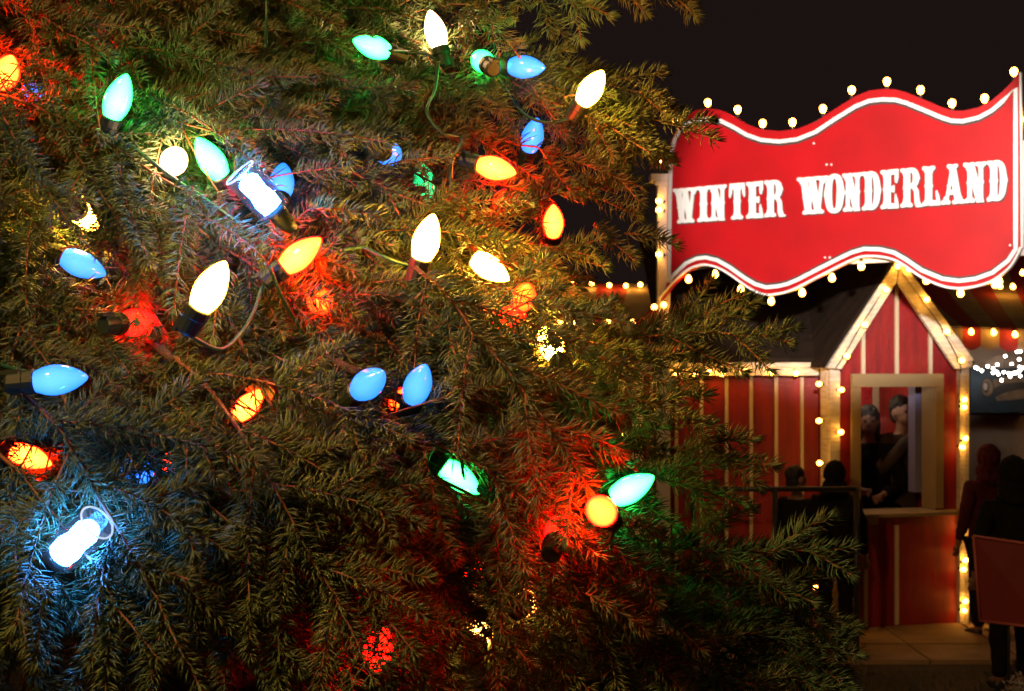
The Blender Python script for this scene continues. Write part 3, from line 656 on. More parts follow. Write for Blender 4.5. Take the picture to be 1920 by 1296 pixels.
    # coat
    C = [(V(0, 0, 1.0), (.19*k, .15*k)), (V(0, 0, 1.18), (.175*k, .14*k)), (V(0, 0, 1.36), (.17*k, .135*k)), (V(0, .01, 1.46), .085*k), (V(-.18, 0, 1.41), .078*k), (eR, .062*k), (tuple(Vector(eR).lerp(Vector(wR), .92)), .045*k),
         (V(.18, 0, 1.41), .078*k), (eL, .062*k), (tuple(Vector(eL).lerp(Vector(wL), .92)), .045*k), (V(0, 0, .78), (.20*k, .16*k))]
    link("coat", skinmesh("coat", C, [(0,1),(1,2),(2,3),(2,4),(4,5),(5,6),(2,7),(7,8),(8,9),(0,10)], 2), root, [coat])
    L = [(V(0, 0, .90), .14*k), (V(-.09, 0, .84), .105*k), (V(-.10, -.01, .50), .078*k), (V(-.10, .02, .09), .062*k), (V(.09, 0, .84), .105*k), (V(.10, -.01, .50), .078*k), (V(.10, .02, .09), .062*k)]
    link("trousers", skinmesh("trousers", L, [(0,1),(1,2),(2,3),(0,4),(4,5),(5,6)], 2), root, [legs])
    for sx in (-1, 1):
        link("shoe", skinmesh("shoe", [(V(sx*.10, .04, .05), .05*k), (V(sx*.105, -.06, .045), .048*k), (V(sx*.11, -.16, .035), .036*k)], [(0,1),(1,2)], 2), root, [M_BLACK])
    bm = bmesh.new()
    if hood: BL = [((0, .03, 1.68), .118, (.95, 1.0, 1.08)), ((0, .02, 1.55), .12, (1.05, .95, .8)), ((0, .05, 1.48), .13, (1.1, .8, .6))]
    elif longhair: BL = [((0, .03, 1.69), .105, (.92, .98, 1.0)), ((-.06, .03, 1.58), .05, (.8, 1.2, 2.4)), ((.06, .03, 1.58), .05, (.8, 1.2, 2.4)), ((0, .07, 1.55), .09, (1, .6, 1.9))]
    else: BL = [((0, .032, 1.70), .10, (.90, .98, .88)), ((0, .055, 1.63), .08, (.95, .7, 1.0))]
    for p, r, sc in BL: ball(p, r, sc)
    hm = bpy.data.meshes.new("hair"); bm.to_mesh(hm); bm.free(); tmp = bpy.data.objects.new("tmp", hm); COL.objects.link(tmp); rm = tmp.modifiers.new("r", 'REMESH'); rm.mode = 'VOXEL'; rm.voxel_size = .007
    if hood or longhair:
        pass
    hm = bpy.data.meshes.new_from_object(tmp.evaluated_get(bpy.context.evaluated_depsgraph_get())); bpy.data.objects.remove(tmp); hm.materials.clear()
    for v in hm.vertices:
        q = Vector((v.co.x * 40, v.co.y * 40, v.co.z * 14)); v.co += v.normal * (.009 * noise.noise(q) + .006 * noise.noise(v.co * 22))
    link("hood" if hood else "hair", hm, root, [coat if hood else hair], True)
    if cup:
        mb = MB(); p = Vector(V(-.035, -.235, 1.55)); mb.lathe([(0, 0), (.028, 0), (.038, .095), (.036, .095), (.027, .005)], 16, 0, Matrix.Translation(p) @ Matrix.Rotation(math.radians(-35), 4, 'X'))
        c = mb.build("paper_cup", mat("paper_cup_white", (.55, .48, .38), .6), None, True); c.location = root.location; c.rotation_euler = root.rotation_euler
        tag(c, "pale drinking cup held to the face of the short-haired person in the window", "cup")
HAIRB = mat("hair_black", (.012, .009, .008), .6, bump=.4, bscale=120); COATB = mat("coat_brown", (.05, .03, .022), .85, var=(.035, .02, .016), vscale=8)
MAROON = mat("coat_maroon", (.06, .008, .012), .9, var=(.035, .006, .011), vscale=5, bump=.6, bscale=14, spec=.15)
def pz(px, py, D, h):  # foot position so that a person of height h has the head top at py
    p = P3(px, py, D); return Vector((p.x, p.y, p.z - h))
q = pz(1629, 768, 11.25, 1.66); person((q.x, q.y, q.z), math.radians(-12), 1.66, M_DARK, M_DARK, HAIRB, "dark-haired person in black coat at the left of the booth window, head bowed", "fold", longhair=True)
q = pz(1692, 749, 11.35, 1.74); person((q.x, q.y, q.z), math.radians(25), 1.74, COATB, M_DARK, HAIRB, "short-haired person in brown coat drinking from a cup in the booth window", "drink", cup=True)
q = P3(1566, 0, 9.9); person((q.x, q.y, 0), math.radians(160), 1.27, M_DARK, M_DARK, HAIRB, "child in a black hooded coat in front of the booth's left corner", "stand", hood=True)
q = P3(1494, 0, 9.75); person((q.x, q.y, 0), math.radians(120), 1.26, M_DARK, M_DARK, HAIRB, "child in dark clothes behind the barrier, left of the booth corner", "fold")
q = P3(1850, 0, 10.3); person((q.x, q.y, 0), math.radians(200), 1.36, MAROON, M_DARK, HAIRB, "person in a dark red hooded coat right of the booth's right post", "stand", hood=True)
q = P3(1897, 0, 8.6); person((q.x, q.y, 0), math.radians(185), 1.38, M_DARK, M_DARK, HAIRB, "person in a black hooded coat behind the maroon board at the right edge", "stand", hood=True)

# ------------------------------------------------------------------ big coloured bulbs on the tree
EM = {
 'green': emat("bulb_green_lit", (1.05, 34, 4.2), 1.0, rim=(.03, 3.0, .45), base=(.02, .3, .1)),
 'greendim': emat("bulb_green_dim", (.04, 2.2, .6), 1.0, rim=(.01, .6, .2), base=(.02, .3, .1)),
 'blue': emat("bulb_blue_lit", (.22, .86, 5), 1.0, rim=(.03, .36, 1.6), base=(.02, .1, .4)),
 'warm': emat("bulb_warm_lit", (290, 140, 15), 1.0, rim=(60, 18, .7), base=(.8, .7, .5)),
 'clear': emat("bulb_clear_lit", (150, 84, 36), 1.0, rim=(2.4, 1.0, .34), base=(.8, .75, .7)),
 'red': emat("bulb_red_lit", (330, 5.0, .36), 1.0, rim=(55, .01, .03), base=(.5, .01, .01)),
 'orange': emat("bulb_orange_lit", (70, 1.5, .08), 1.0, rim=(16, .10, .02), base=(.5, .05, .01)),
 'faint': emat("bulb_faint_lit", (26, 13, 2.5), 1.0, rim=(8, 2.5, .2), base=(.8, .7, .5)),
 'reddim': emat("bulb_red_dim", (95, .12, .03), 1.0, rim=(22, .02, .02), base=(.5, .01, .01)),
}
BPROF = [(.0112, 0), (.0122, .003), (.0146, .009), (.0160, .016), (.0163, .022), (.0155, .029), (.0136, .036), (.0108, .043), (.0074, .049), (.0042, .0535), (.0016, .0558), (0, .0564)]
SPROF = [(0, -.030), (.0095, -.030), (.0115, -.027), (.0118, -.012), (.0135, -.010), (.0135, -.0005), (.0118, .0012)]
mb = MB(); mb.lathe(SPROF, 14); mb.box((-.005, .010, -.034), (.005, .0145, -.016)); SOCK = mb.mesh("socket"); SOCK.materials.append(M_SOCKET)
GL = {}
for c in EM:
    mb = MB(); mb.lathe(BPROF, 16); g = mb.mesh("glass_bulb"); g.materials.append(EM[c]); g.polygons.foreach_set("use_smooth", [True] * len(g.polygons)); GL[c] = g
#  colour, base px, tip px, width px, keep (share of needles left in front), toward viewer, label
BULBS = [
 ('green', (205, 216), (243, 142), 52, 0, 1, "glowing green bulb at upper left standing alone on dark needles, tip up"),
 ('green', (410, 326), (374, 262), 51, 0, 1, "green bulb touching the clear glass tube's upper end, tip up"),
 ('green', (724, 92), (664, 80), 44, .35, 1, "green bulb half hidden by needles left of the tall clear bulb at the top"),
 ('green', (914, 128), (890, 98), 36, .72, -1, "small green glint between the top clear bulb and the upper blue bulb"),
 ('greendim', (797, 366), (792, 308), 42, .55, 1, "dim green bulb veiled by needles left of the round red bulb"),
 ('green', (830, 873), (902, 926), 50, .02, 1, "green bulb pointing down right below the pair of blue bulbs"),
 ('green', (1150, 936), (1226, 892), 52, 0, 1, "green bulb at the right, just above the yellow-red bulb end"),
 ('green', (-30, 560), (-60, 500), 50, 1, 1, "green bulb hidden at the left edge, greening the needles"),
 ('blue', (40, 175), (84, 176), 42, .3, 1, "small blue bulb partly veiled beside the red bulb at top left corner"),
 ('blue', (111, 478), (207, 519), 50, .05, 1, "blue bulb at left pointing right, above the round brown twig end"),
 ('blue', (529, 372), (528, 303), 48, .1, -1, "blue bulb just right of the clear glass tube"),
 ('blue', (957, 121), (1022, 131), 43, .12, 1, "blue bulb at the top right edge of the tree, tip towards the night sky"),
 ('blue', (992, 276), (1008, 226), 42, .10, 1, "blue bulb pointing up, above the small red bulb at upper right"),
 ('blue', (64, 716), (167, 707), 58, 0, 1, "large blue bulb lying level at the left, tip right"),
 ('blue', (668, 735), (722, 698), 56, 0, 1, "left one of the two blue bulbs side by side near the centre"),
 ('blue', (771, 750), (800, 684), 53, 0, 1, "right one of the two blue bulbs side by side near the centre"),
 ('blue', (232, 880), (292, 890), 36, .35, 1, "small blue bulb veiled by needles at lower left"),
 ('clear', (310, 308), (346, 290), 52, 0, 1, "round-looking clear bulb seen end on, left of the upper green bulb"),
 ('clear', (825, 90), (805, 18), 42, 0, 1, "clear pointed bulb standing upright at the top centre, dark socket below"),
 ('warm', (1094, 187), (1129, 138), 45, .04, 1, "warm yellow bulb on the upper right branch against the night sky"),
 ('warm', (372, 578), (425, 491), 60, 0, 1, "big warm yellow bulb at left with its dark socket showing"),
 ('warm', (789, 484), (814, 403), 52, .05, 1, "warm yellow bulb near the centre, tip up, right of the red one"),
 ('warm', (889, 483), (954, 526), 46, .08, 1, "warm yellow bulb lying tip down right, right of the upright yellow one"),
 ('warm', (1045, 672), (1016, 612), 40, .8, -1, "warm bulb hidden behind a dark socket, gilding the needles right of centre"),
 ('faint', (700, 830), (720, 795), 38, .8, -1, "warm bulb deep in the needles below the left blue one of the pair"),
 ('warm', (160, 400), (170, 420), 34, .85, -1, "warm bulb deep in the needles above the left blue bulb"),
 ('warm', (400, 770), (404, 742), 30, .75, -1, "warm glint left of the slanted red bulb in lower left centre"),
 ('faint', (975, 1130), (993, 1128), 24, .8, -1, "faint warm glint deep in the lower centre needles"),
 ('faint', (895, 1200), (905, 1170), 30, .95, -1, "pale glow buried in needles at the bottom centre"),
 ('red', (-8, 150), (34, 112), 50, .2, 1, "red bulb cut by the left edge near the top, needles glowing red around it"),
 ('red', (527, 506), (607, 443), 52, 0, 1, "large red-orange bulb below the clear glass tube, tip up right"),
 ('red', (900, 307), (968, 328), 46, 0, 1, "red bulb with a yellow heart and a wide red glow, upper centre right"),
 ('red', (1038, 438), (1037, 386), 40, .12, 1, "small red bulb pointing up near the right edge of the tree"),
 ('red', (436, 790), (502, 722), 42, .05, 1, "slanted red-orange bulb in the lower left centre, needles across it"),
 ('red', (22, 845), (98, 872), 46, .07, 1, "red bulb at the left edge under the large level blue bulb"),
 ('red', (1140, 972), (1108, 938), 58, 0, 1, "red bulb with a yellow face seen end on, beside the right green bulb"),
 ('orange', (765, 738), (735, 765), 42, .05, 1, "orange-red bulb tucked below the pair of blue bulbs"),
 ('orange', (975, 572), (992, 536), 30, .3, 1, "small orange bulb tip just above a red speckled one, right centre"),
 ('reddim', (930, 598), (985, 592), 48, .6, 1, "red bulb speckled by needles under the small orange tip, right centre"),
 ('orange', (590, 552), (612, 582), 40, .75, 1, "orange bulb speckled by needles below the large red-orange bulb"),
 ('reddim', (700, 1252), (722, 1170), 58, .72, 1, "dim red bulb veiled by needles at the bottom centre"),
 ('orange', (310, 868), (345, 872), 34, .55, 1, "orange glints of a bulb buried in needles right of the small blue one"),
 ('reddim', (240, 608), (285, 600), 32, .82, -1, "red glow of a bulb buried in needles left of the big yellow one"),
 ('reddim', (440, 920), (462, 900), 34, .55, 1, "red glow in the needles above the lower centre left"),
 ('reddim', (870, 1090), (900, 1050), 34, .85, -1, "red glow of a bulb buried under branches at the lower centre"),
 ('reddim', (1040, 1010), (1060, 970), 36, .9, -1, "red glow of a bulb buried left of the yellow-red bulb end"),
 ('blue', (722, 290), (742, 288), 26, .9, -1, "faint blue glint of a bulb buried left of the dim green one"),
]
def sm(x, a, b):
    t = min(max((x - a) / (b - a), 0), 1); return t * t * (3 - 2 * t)
def bulb_depth(w): return .0326 * F / w
ANCH = [((b[1][0] + b[2][0]) / 2, (b[1][1] + b[2][1]) / 2, bulb_depth(b[3])) for b in BULBS if b[4] < .5 and b[3] >= 40]
ANCH += [(480, 357, 1.58), (144, 1013, 1.45), (1150, 250, 2.0), (1300, 640, 2.0), (1300, 1050, 1.72), (1450, 1200, 1.78), (700, 1200, 1.48), (300, 1200, 1.45), (-150, 1300, 1.4), (-150, 0, 1.6), (600, -100, 1.9), (1000, 1200, 1.62), (250, 50, 1.72), (1100, 780, 1.9), (950, 720, 1.75)]
def Dsurf(px, py):
    """how far the outside of the crown is, in the direction of a picture point: the bulbs sit on it"""
    sw = sd_ = 0
    for x, y, d in ANCH:
        q = 1 / (((x - px) ** 2 + (y - py) ** 2) / 1e4 + .25) ** 1.5; sw += q; sd_ += q * d
    return sd_ / sw
TRIM = []     # (a, b, Da, Db, halfwidth px, keep) used when growing the needles
def place_bulb(col, b, t, wd, keep, tw, label):
    D = bulb_depth(wd); L = .0564
    if keep >= .5: D = max(D, Dsurf((b[0] + t[0]) / 2, (b[1] + t[1]) / 2) + (.055 if keep < .7 else .075 if keep < .84 else .13))
    if wd < 42 and D > 2.05: D = min(D, Dsurf((b[0] + t[0]) / 2, (b[1] + t[1]) / 2) + .03)
    cx, cy = (b[0] + t[0]) / 2, (b[1] + t[1]) / 2
    dx, dz = (t[0] - b[0]) / F * D, -(t[1] - b[1]) / F * D; l2 = math.hypot(dx, dz)
    if l2 > L: dx, dz = dx * L / l2, dz * L / l2; l2 = L
    dy = -math.sqrt(max(L * L - l2 * l2, 0)) * tw
    ax = Vector((dx, dy, dz)).normalized(); c = P3(cx, cy, D); base = c - ax * L / 2
    r = empty("christmas_bulb", base, ax.to_track_quat('Z', 'Y').to_euler()); tag(r, label, "light bulb", "coloured bulbs on the spruce")
    for nm, me in (("glass_bulb", GL[col]), ("socket", SOCK)):
        o = bpy.data.objects.new(nm, me); COL.objects.link(o); o.parent = r
    e = base + ax * L; s0 = base - ax * .03
    def pj(v): return (v.x / v.y * F + CX, HY - (v.z - CAMZ) / v.y * F)
    TRIM.append((pj(base), pj(e), D, wd * .53, keep, base, e)); 
    if label.find("socket") > 0 and keep < .5 or label.find("top right edge") > 0: TRIM.append((pj(s0), pj(base), D, wd * .40, .15, s0, base))
    return base - ax * .03
SOCKPOS = [place_bulb(*b) for b in BULBS]

# clear glass tubes with a flashing tube inside
def strobe(pa, pb, dia, D, label, keep):
    A = P3(*pa, D); Bv = P3(*pb, D - .022); ax = (Bv - A).normalized(); L = (Bv - A).length; r = dia / F * D / 2
    root = empty("strobe_lamp", A, ax.to_track_quat('Z', 'Y').to_euler()); tag(root, label, "strobe light", "clear tube strobe lights")
    m = bpy.data.materials.new("clear_tube"); m.use_nodes = True; nt = m.node_tree; b = nt.nodes["Principled BSDF"]
    b.inputs["Base Color"].default_value = (.80, .88, 1, 1); b.inputs["Roughness"].default_value = .05; b.inputs["Transmission Weight"].default_value = 1; b.inputs["IOR"].default_value = 1.25; b.inputs["Emission Color"].default_value = (.25, .45, 1, 1); b.inputs["Emission Strength"].default_value = .10  # faint emission puts the core's glow into the glass
    tr = nt.nodes.new("ShaderNodeBsdfTransparent"); mx = nt.nodes.new("ShaderNodeMixShader"); mx.inputs[0].default_value = .72
    nt.links.new(b.outputs[0], mx.inputs[1]); nt.links.new(tr.outputs[0], mx.inputs[2]); nt.links.new(mx.outputs[0], nt.nodes["Material Output"].inputs[0])
    mb = MB(); t = .0015; mb.lathe([(r * .82, -.002), (r * .96, 0), (r, .004), (r, L - .003), (r * .96, L), (r * .9, L), (r - t, L - .004), (r - t, .004), (r * .82, .002)], 28)
    o = mb.build("glass_tube", m, root, True)
    mb = MB(); mb.lathe([(0, L - .001), (r * .9, L - .001), (r * .9, L + .0015), (0, L + .002)], 24); mb.build("end_cap", m, root, True)
    mb = MB(); mb.tube([(r * .97 * math.cos(q * math.pi / 14), r * .97 * math.sin(q * math.pi / 14), L) for q in range(29)], .0011, 6); mb.build("glowing_rim", emat("painted_edge_glow", (.55, .75, 1.0), .9), root, True)  # emissive ring added as the bright lit edge of the tube
    mb = MB(); mb.lathe([(r*.55, 0), (r*.6, -.004), (r * .5, -.02), (r * .34, -.03), (0, -.03)], 16); mb.build("socket", M_SOCKET, root, True)
    mb = MB(); mb.lathe([(0, .004), (r * .36, .006), (r * .50, L * .08), (r * .56, L * .30), (r * .46, L * .50), (r * .52, L * .76), (r * .4, L * .84), (0, L * .86)], 20); mb.build("flash_tube", emat("strobe_core", (16, 95, 430), 1.0), root, True)
    def pj(v): return (v.x / v.y * F + CX, HY - (v.z - CAMZ) / v.y * F)
    TRIM.append((pj(A), pj(Bv), D, dia * .55, keep, A, Bv))
strobe((516, 396), (450, 324), 66, 1.58, "clear glass tube lamp flashing bluish white, upper left by the green bulb", .04)
strobe((108, 1046), (182, 980), 72, 1.45, "clear glass tube lamp flashing bluish white behind needles, lower left", .25)

# cords
def tcord(pts, label, D=None):
    cord("light_cord", [P3(x, y, Dsurf(x, y) - .015 + .012 * math.sin(i * 2.1)) for i, (x, y, d) in enumerate(pts)], .0024, label, M_CORD)
tcord([(505, 500, 1.62), (530, 560, 1.58), (565, 620, 1.56), (600, 680, 1.55), (640, 735, 1.54), (665, 790, 1.54), (700, 840, 1.56), (745, 880, 1.62)], "green light cord slanting down through the middle left of the tree, past the blue pair")
tcord([(205, 225, 1.66), (235, 262, 1.64), (280, 300, 1.63), (340, 345, 1.62), (400, 385, 1.62), (450, 420, 1.62)], "green light cord running from the upper left green bulb to the clear tube")
tcord([(822, 118, 2.03), (815, 170, 1.98), (800, 210, 1.96), (830, 250, 1.95), (865, 262, 1.93), (848, 300, 1.93), (845, 340, 1.95)], "green light cord looping down below the top clear bulb")
tcord([(730, 95, 1.98), (770, 98, 2.0), (800, 102, 2.02), (825, 118, 2.03)], "short green cord from the half hidden green bulb to the top clear bulb")
tcord([(640, 470, 1.7), (680, 465, 1.66), (715, 480, 1.66), (755, 495, 1.68), (790, 500, 1.68)], "cord passing left of the upright yellow bulb near the centre")
tcord([(800, 810, 1.66), (830, 825, 1.62), (860, 850, 1.62), (870, 900, 1.66)], "bright green cord just above the lower green bulb")
tcord([(500, 0, 1.75), (500, 40, 1.74), (498, 90, 1.76)], "thin cord hanging at the top edge of the tree")
tcord([(60, 700, 1.55), (20, 690, 1.58), (-40, 670, 1.6)], "cord leading left from the large level blue bulb")

for i, j, txt in ((0, 17, "from the lone upper left green bulb to the round clear bulb"), (21, 22, "between the two warm bulbs right of the centre"), (20, 30, "from the big yellow bulb up to the large red-orange bulb"),
                  (14, 15, "hanging between the pair of blue bulbs"), (6, 35, "joining the right green bulb and the yellow-faced red bulb"), (11, 19, "from the top right blue bulb to the warm bulb by the sky"), (31, 12, "from the wide glowing red bulb up to the small blue one")):
    a, b = SOCKPOS[i], SOCKPOS[j]; m = (a + b) / 2 + Vector((0, .01, -.02 - .10 * (a - b).length))
    cord("light_cord", [a, a.lerp(m, .55) + Vector((0, .012, -.008)), m, b.lerp(m, .5) + Vector((.004, 0, -.006)), b], .0022, "green light cord " + txt, M_CORD)
# ------------------------------------------------------------------ the spruce
NP = np
TA = [(NP.array(t[0]), NP.array(t[1]), t[2], t[3], t[4], NP.array(t[5]), NP.array(t[6])) for t in TRIM]
def trim_mask(pts, rnd, k=1.0):
    """True where a point must go: it lies in front of, or inside, a lamp"""
    D = pts[:, 1]; px = pts[:, 0] / D * F + CX; py = HY - (pts[:, 2] - CAMZ) / D * F
    kill = NP.zeros(len(pts), bool)
    for a, b, d, hw, keep, A, Bv in TA:
        ab = b - a; L2 = (ab ** 2).sum() + 1e-9
        t = NP.clip(((px - a[0]) * ab[0] + (py - a[1]) * ab[1]) / L2, 0, 1)
        dist = NP.hypot(px - a[0] - t * ab[0], py - a[1] - t * ab[1])
        kill |= (dist < hw * k) & (D < d + .012) & (rnd > keep)
        # inside the lamp itself
        AB = Bv - A; t3 = NP.clip(((pts - A) @ AB) / (AB @ AB), 0, 1); d3 = NP.linalg.norm(pts - A - t3[:, None] * AB, axis=1)
        kill |= d3 < .016 * min(1, k + .2)
    return kill

def unit(v): return v / (NP.linalg.norm(v, axis=-1, keepdims=True) + 1e-12)

class Foliage:
    def __init__(s, seed): s.r = NP.random.default_rng(seed); s.V = []; s.Q = []; s.T3 = []; s.n = 0; s.WV = []; s.WQ = []; s.BV = []
    def twig(s, path, r0, r1):
        """woody axis as a 5-sided tube"""
        n = 5; k = len(path); tg = unit(NP.gradient(path, axis=0)); ref = NP.array([.3, .2, .93])
        a = unit(NP.cross(tg, ref)); b = NP.cross(tg, a); rr = NP.linspace(r0, r1, k)
        ang = NP.arange(n) * 2 * NP.pi / n
        v = path[:, None] + (a[:, None] * NP.cos(ang)[None, :, None] + b[:, None] * NP.sin(ang)[None, :, None]) * rr[:, None, None]
        base = sum(len(x) for x in s.WV); s.WV.append(v.reshape(-1, 3))
        i, j = NP.meshgrid(NP.arange(k - 1), NP.arange(n), indexing='ij'); j2 = (j + 1) % n
        s.WQ.append(NP.stack([i*n + j, i*n + j2, (i+1)*n + j2, (i+1)*n + j], -1).reshape(-1, 4) + base)
    def needles(s, path, dens, ln, fine=True, bottom=.45):
        seg = NP.linalg.norm(NP.diff(path, axis=0), axis=1); cum = NP.concatenate([[0], NP.cumsum(seg)]); L = cum[-1]
        N = int(L * dens);
        if N < 3: return
        r = s.r; t = NP.sort(r.random(N)) * L
        nt = int(22 if fine else 10); t = NP.concatenate([t, NP.full(nt, L)]); N += nt
        i = NP.clip(NP.searchsorted(cum, t, side='right') - 1, 0, len(seg) - 1); f = ((t - cum[i]) / seg[i])[:, None]
        p = path[i] * (1 - f) + path[i+1] * f; T_ = unit(path[i+1] - path[i])
        up = NP.array([0, -.35, .94]); a = unit(NP.cross(T_, up)); b = NP.cross(a, T_)
        phi = r.random(N) * 2 * NP.pi; Nn = a * NP.cos(phi)[:, None] + b * NP.sin(phi)[:, None]
        keep = (NP.sin(phi) > -.25) | (r.random(N) < bottom) ; keep[-nt:] = True
        endw = NP.zeros(N); endw[-nt:] = 1
        th = NP.radians(r.normal(64, 8, N) * (1 - endw) + r.uniform(5, 55, N) * endw)[:, None]
        l = (ln * r.uniform(.78, 1.12, N) * (1 - .30 * (t / L) ** 4))[:, None]
        jit = r.normal(0, .09, (N, 3))
        d0 = unit(T_ * NP.cos(th) + Nn * NP.sin(th) + jit); th1 = th * .68
        d1 = unit(T_ * NP.cos(th1) + Nn * NP.sin(th1) + jit + NP.array([0, 0, .10]))
        m = p + d0 * l * .5; tip = m + d1 * l * .5
        rnd = r.random(N); tw = NP.repeat(r.random(1), N)
        keep &= ~(trim_mask(m, rnd) | trim_mask(tip, rnd) | trim_mask(p, rnd))
        p, m, tip, d0 = p[keep], m[keep], tip[keep], d0[keep]; N = len(p)
        if N == 0: return
        sx = unit(NP.cross(d0, NP.array([.2, .3, .9]))); sy = NP.cross(d0, sx)
        if fine:
            w0, w1 = .00065, .00100; c = [(1, 0), (-.5, .866), (-.5, -.866)]
            rb = NP.stack([p + (sx * x + sy * y) * w0 for x, y in c], 1); rm = NP.stack([m + (sx * x + sy * y) * w1 for x, y in c], 1)
            v = NP.concatenate([rb, rm, tip[:, None]], 1)
            o = s.n + NP.arange(N)[:, None] * 7
            for q in ((0,1,4,3), (1,2,5,4), (2,0,3,5)): s.Q.append(o + NP.array(q))
            for q in ((3,4,6), (4,5,6), (5,3,6)): s.T3.append(o + NP.array(q))
            s.V.append(v.reshape(-1, 3)); s.n += N * 7
        else:
            w0 = .0014; c = [(1, 0), (-.5, .866), (-.5, -.866)]
            v = NP.concatenate([NP.stack([p + (sx * x + sy * y) * w0 for x, y in c], 1), tip[:, None]], 1); o = s.n + NP.arange(N)[:, None] * 4
            for q in ((0,1,3), (1,2,3), (2,0,3)): s.T3.append(o + NP.array(q))
            s.V.append(v.reshape(-1, 3)); s.n += N * 4
    def bud(s, p, d):
        s.BV.append((p, d))
    def spray(s, p0, p1, nrm, width=.5, dens=1500, fine=True, spacing=.084, ln=.032, droop=.10, mindrop=1):
        """a frond from p0 to p1: curved axis, alternate side twigs in the plane with normal nrm, twiglets on the longer ones"""
        r = s.r; p0 = NP.array(p0, float); p1 = NP.array(p1, float); ax = p1 - p0; L = NP.linalg.norm(ax); d = ax / L
        nrm = unit(NP.array(nrm, float) - d * (NP.array(nrm, float) @ d)); side = NP.cross(d, nrm)
        K = 12; t = NP.linspace(0, 1, K)[:, None]; bow = NP.array([0, 0, 1.]) * droop * L * (4 * t * (1 - t)) * .5
        wob = r.normal(0, .006, (K, 3)); wob = NP.cumsum(wob, 0) * .5; wob -= wob[-1] * t
        path = p0 + ax * t + bow + wob
        def ok(P):
            m = trim_mask(P, NP.full(len(P), .2), .55); k = NP.argmax(m) if m.any() else len(P); return P[:k]
        main = ok(path)
        if len(main) > 1: s.twig(main, .0032 * (L / .45), .0012); s.needles(main[0:], dens, ln, fine)
        if len(main) == K: s.bud(path[-1], d)
        pos = .07 + r.random() * .03; sg = 1 if r.random() < .5 else -1
        while pos < .93:
            k = pos * (K - 1); i = int(k); b = path[i] * (1 - (k - i)) + path[i+1] * (k - i); tg = unit(path[i+1] - path[i])
            l = L * width * (1 - pos) ** .8 * r.uniform(.7, 1.15) + .022
            a = math.radians(r.uniform(34, 54)); dd = unit(tg * math.cos(a) + side * sg * math.sin(a) + nrm * r.normal(0, .12))
            kk = 7; tt = NP.linspace(0, 1, kk)[:, None]
            sp = b + dd * l * tt + tg * l * .22 * tt ** 2 + NP.array([0, 0, -1.]) * l * r.uniform(.02, .22) * tt ** 2
            q = ok(sp)
            if len(q) > 1: s.twig(q, .0016, .0009); s.needles(q, dens, ln * .95, fine)
            if len(q) == kk: s.bud(sp[-1], unit(sp[-1] - sp[-2]))
            if l > .13 and len(q) == kk:
                u = .42
                ssg = sg
                while u < .85:
                    k2 = u * (kk - 1); i2 = int(k2); b2 = sp[i2] * (1 - (k2 - i2)) + sp[i2+1] * (k2 - i2); tg2 = unit(sp[i2+1] - sp[i2])
                    s2 = unit(NP.cross(tg2, nrm)) * ssg; l2 = l * (1 - u) * r.uniform(.45, .75) + .012; a2 = math.radians(48)
                    d2 = unit(tg2 * math.cos(a2) + s2 * math.sin(a2) + nrm * r.normal(0, .1)); q2 = b2 + d2 * l2 * NP.linspace(0, 1, 4)[:, None]
                    q2 = ok(q2)
                    if len(q2) > 1: s.twig(q2, .0011, .0008); s.needles(q2, dens, ln * .88, fine)
                    u += .34; ssg = -ssg
            pos += spacing / L * r.uniform(.8, 1.2) * .62; sg = -sg
    def build(s, name, parent):
        base = s.n
        V = s.V + s.WV; nw = sum(len(x) for x in s.WV)
        bv = []; bq = []
        bb = base + nw
        for p, d in s.BV:
            a = unit(NP.cross(d, NP.array([.2, .3, .9]))); b = NP.cross(d, a); o = bb + len(bv)
            for q in ((1, 0), (0, 1), (-1, 0), (0, -1)): bv.append(p + (a * q[0] + b * q[1]) * .0018)
            for q in ((1, 1), (-1, 1), (-1, -1), (1, -1)): bv.append(p + d * .003 + (a * q[0] + b * q[1]) * .0017)
            bv.append(p + d * .0075)
            bq += [(o, o+1, o+4, o+4), ]
            bq.pop()
            s.T3.append(NP.array([[o, o+1, o+4], [o+1, o+5, o+4], [o+1, o+2, o+5], [o+2, o+6, o+5], [o+2, o+3, o+6], [o+3, o+7, o+6], [o+3, o, o+7], [o, o+4, o+7], [o+4, o+5, o+8], [o+5, o+6, o+8], [o+6, o+7, o+8], [o+7, o+4, o+8]]))
        nbud = len(s.BV) * 12
        if bv: V.append(NP.array(bv))
        V = NP.concatenate(V).astype(NP.float32)
        WQ = NP.concatenate([q + base for q in s.WQ]) if s.WQ else NP.zeros((0, 4), int)
        Q = NP.concatenate(s.Q) if s.Q else NP.zeros((0, 4), int); T3 = NP.concatenate(s.T3) if s.T3 else NP.zeros((0, 3), int)
        me = bpy.data.meshes.new(name); me.vertices.add(len(V)); me.vertices.foreach_set("co", V.ravel())
        nq, nt = len(Q) + len(WQ), len(T3); me.loops.add(nq * 4 + nt * 3); me.polygons.add(nq + nt)
        me.loops.foreach_set("vertex_index", NP.concatenate([Q.ravel(), WQ.ravel(), T3.ravel()]).astype(NP.int32))
        me.polygons.foreach_set("loop_start", NP.concatenate([NP.arange(nq) * 4, nq * 4 + NP.arange(nt) * 3]).astype(NP.int32))
        mi = NP.zeros(nq + nt, NP.int32); mi[len(Q):nq] = 1
        if nbud: mi[-nbud:] = 1
        me.polygons.foreach_set("material_index", mi)
        me.materials.append(M_NEEDLE); me.materials.append(M_WOOD); me.update(calc_edges=True)
        me.polygons.foreach_set("use_smooth", NP.ones(nq + nt, bool))
        o = bpy.data.objects.new(name, me); COL.objects.link(o); o.parent = parent; o.matrix_parent_inverse = Matrix.Translation(-parent.location)
        return o, len(me.polygons)


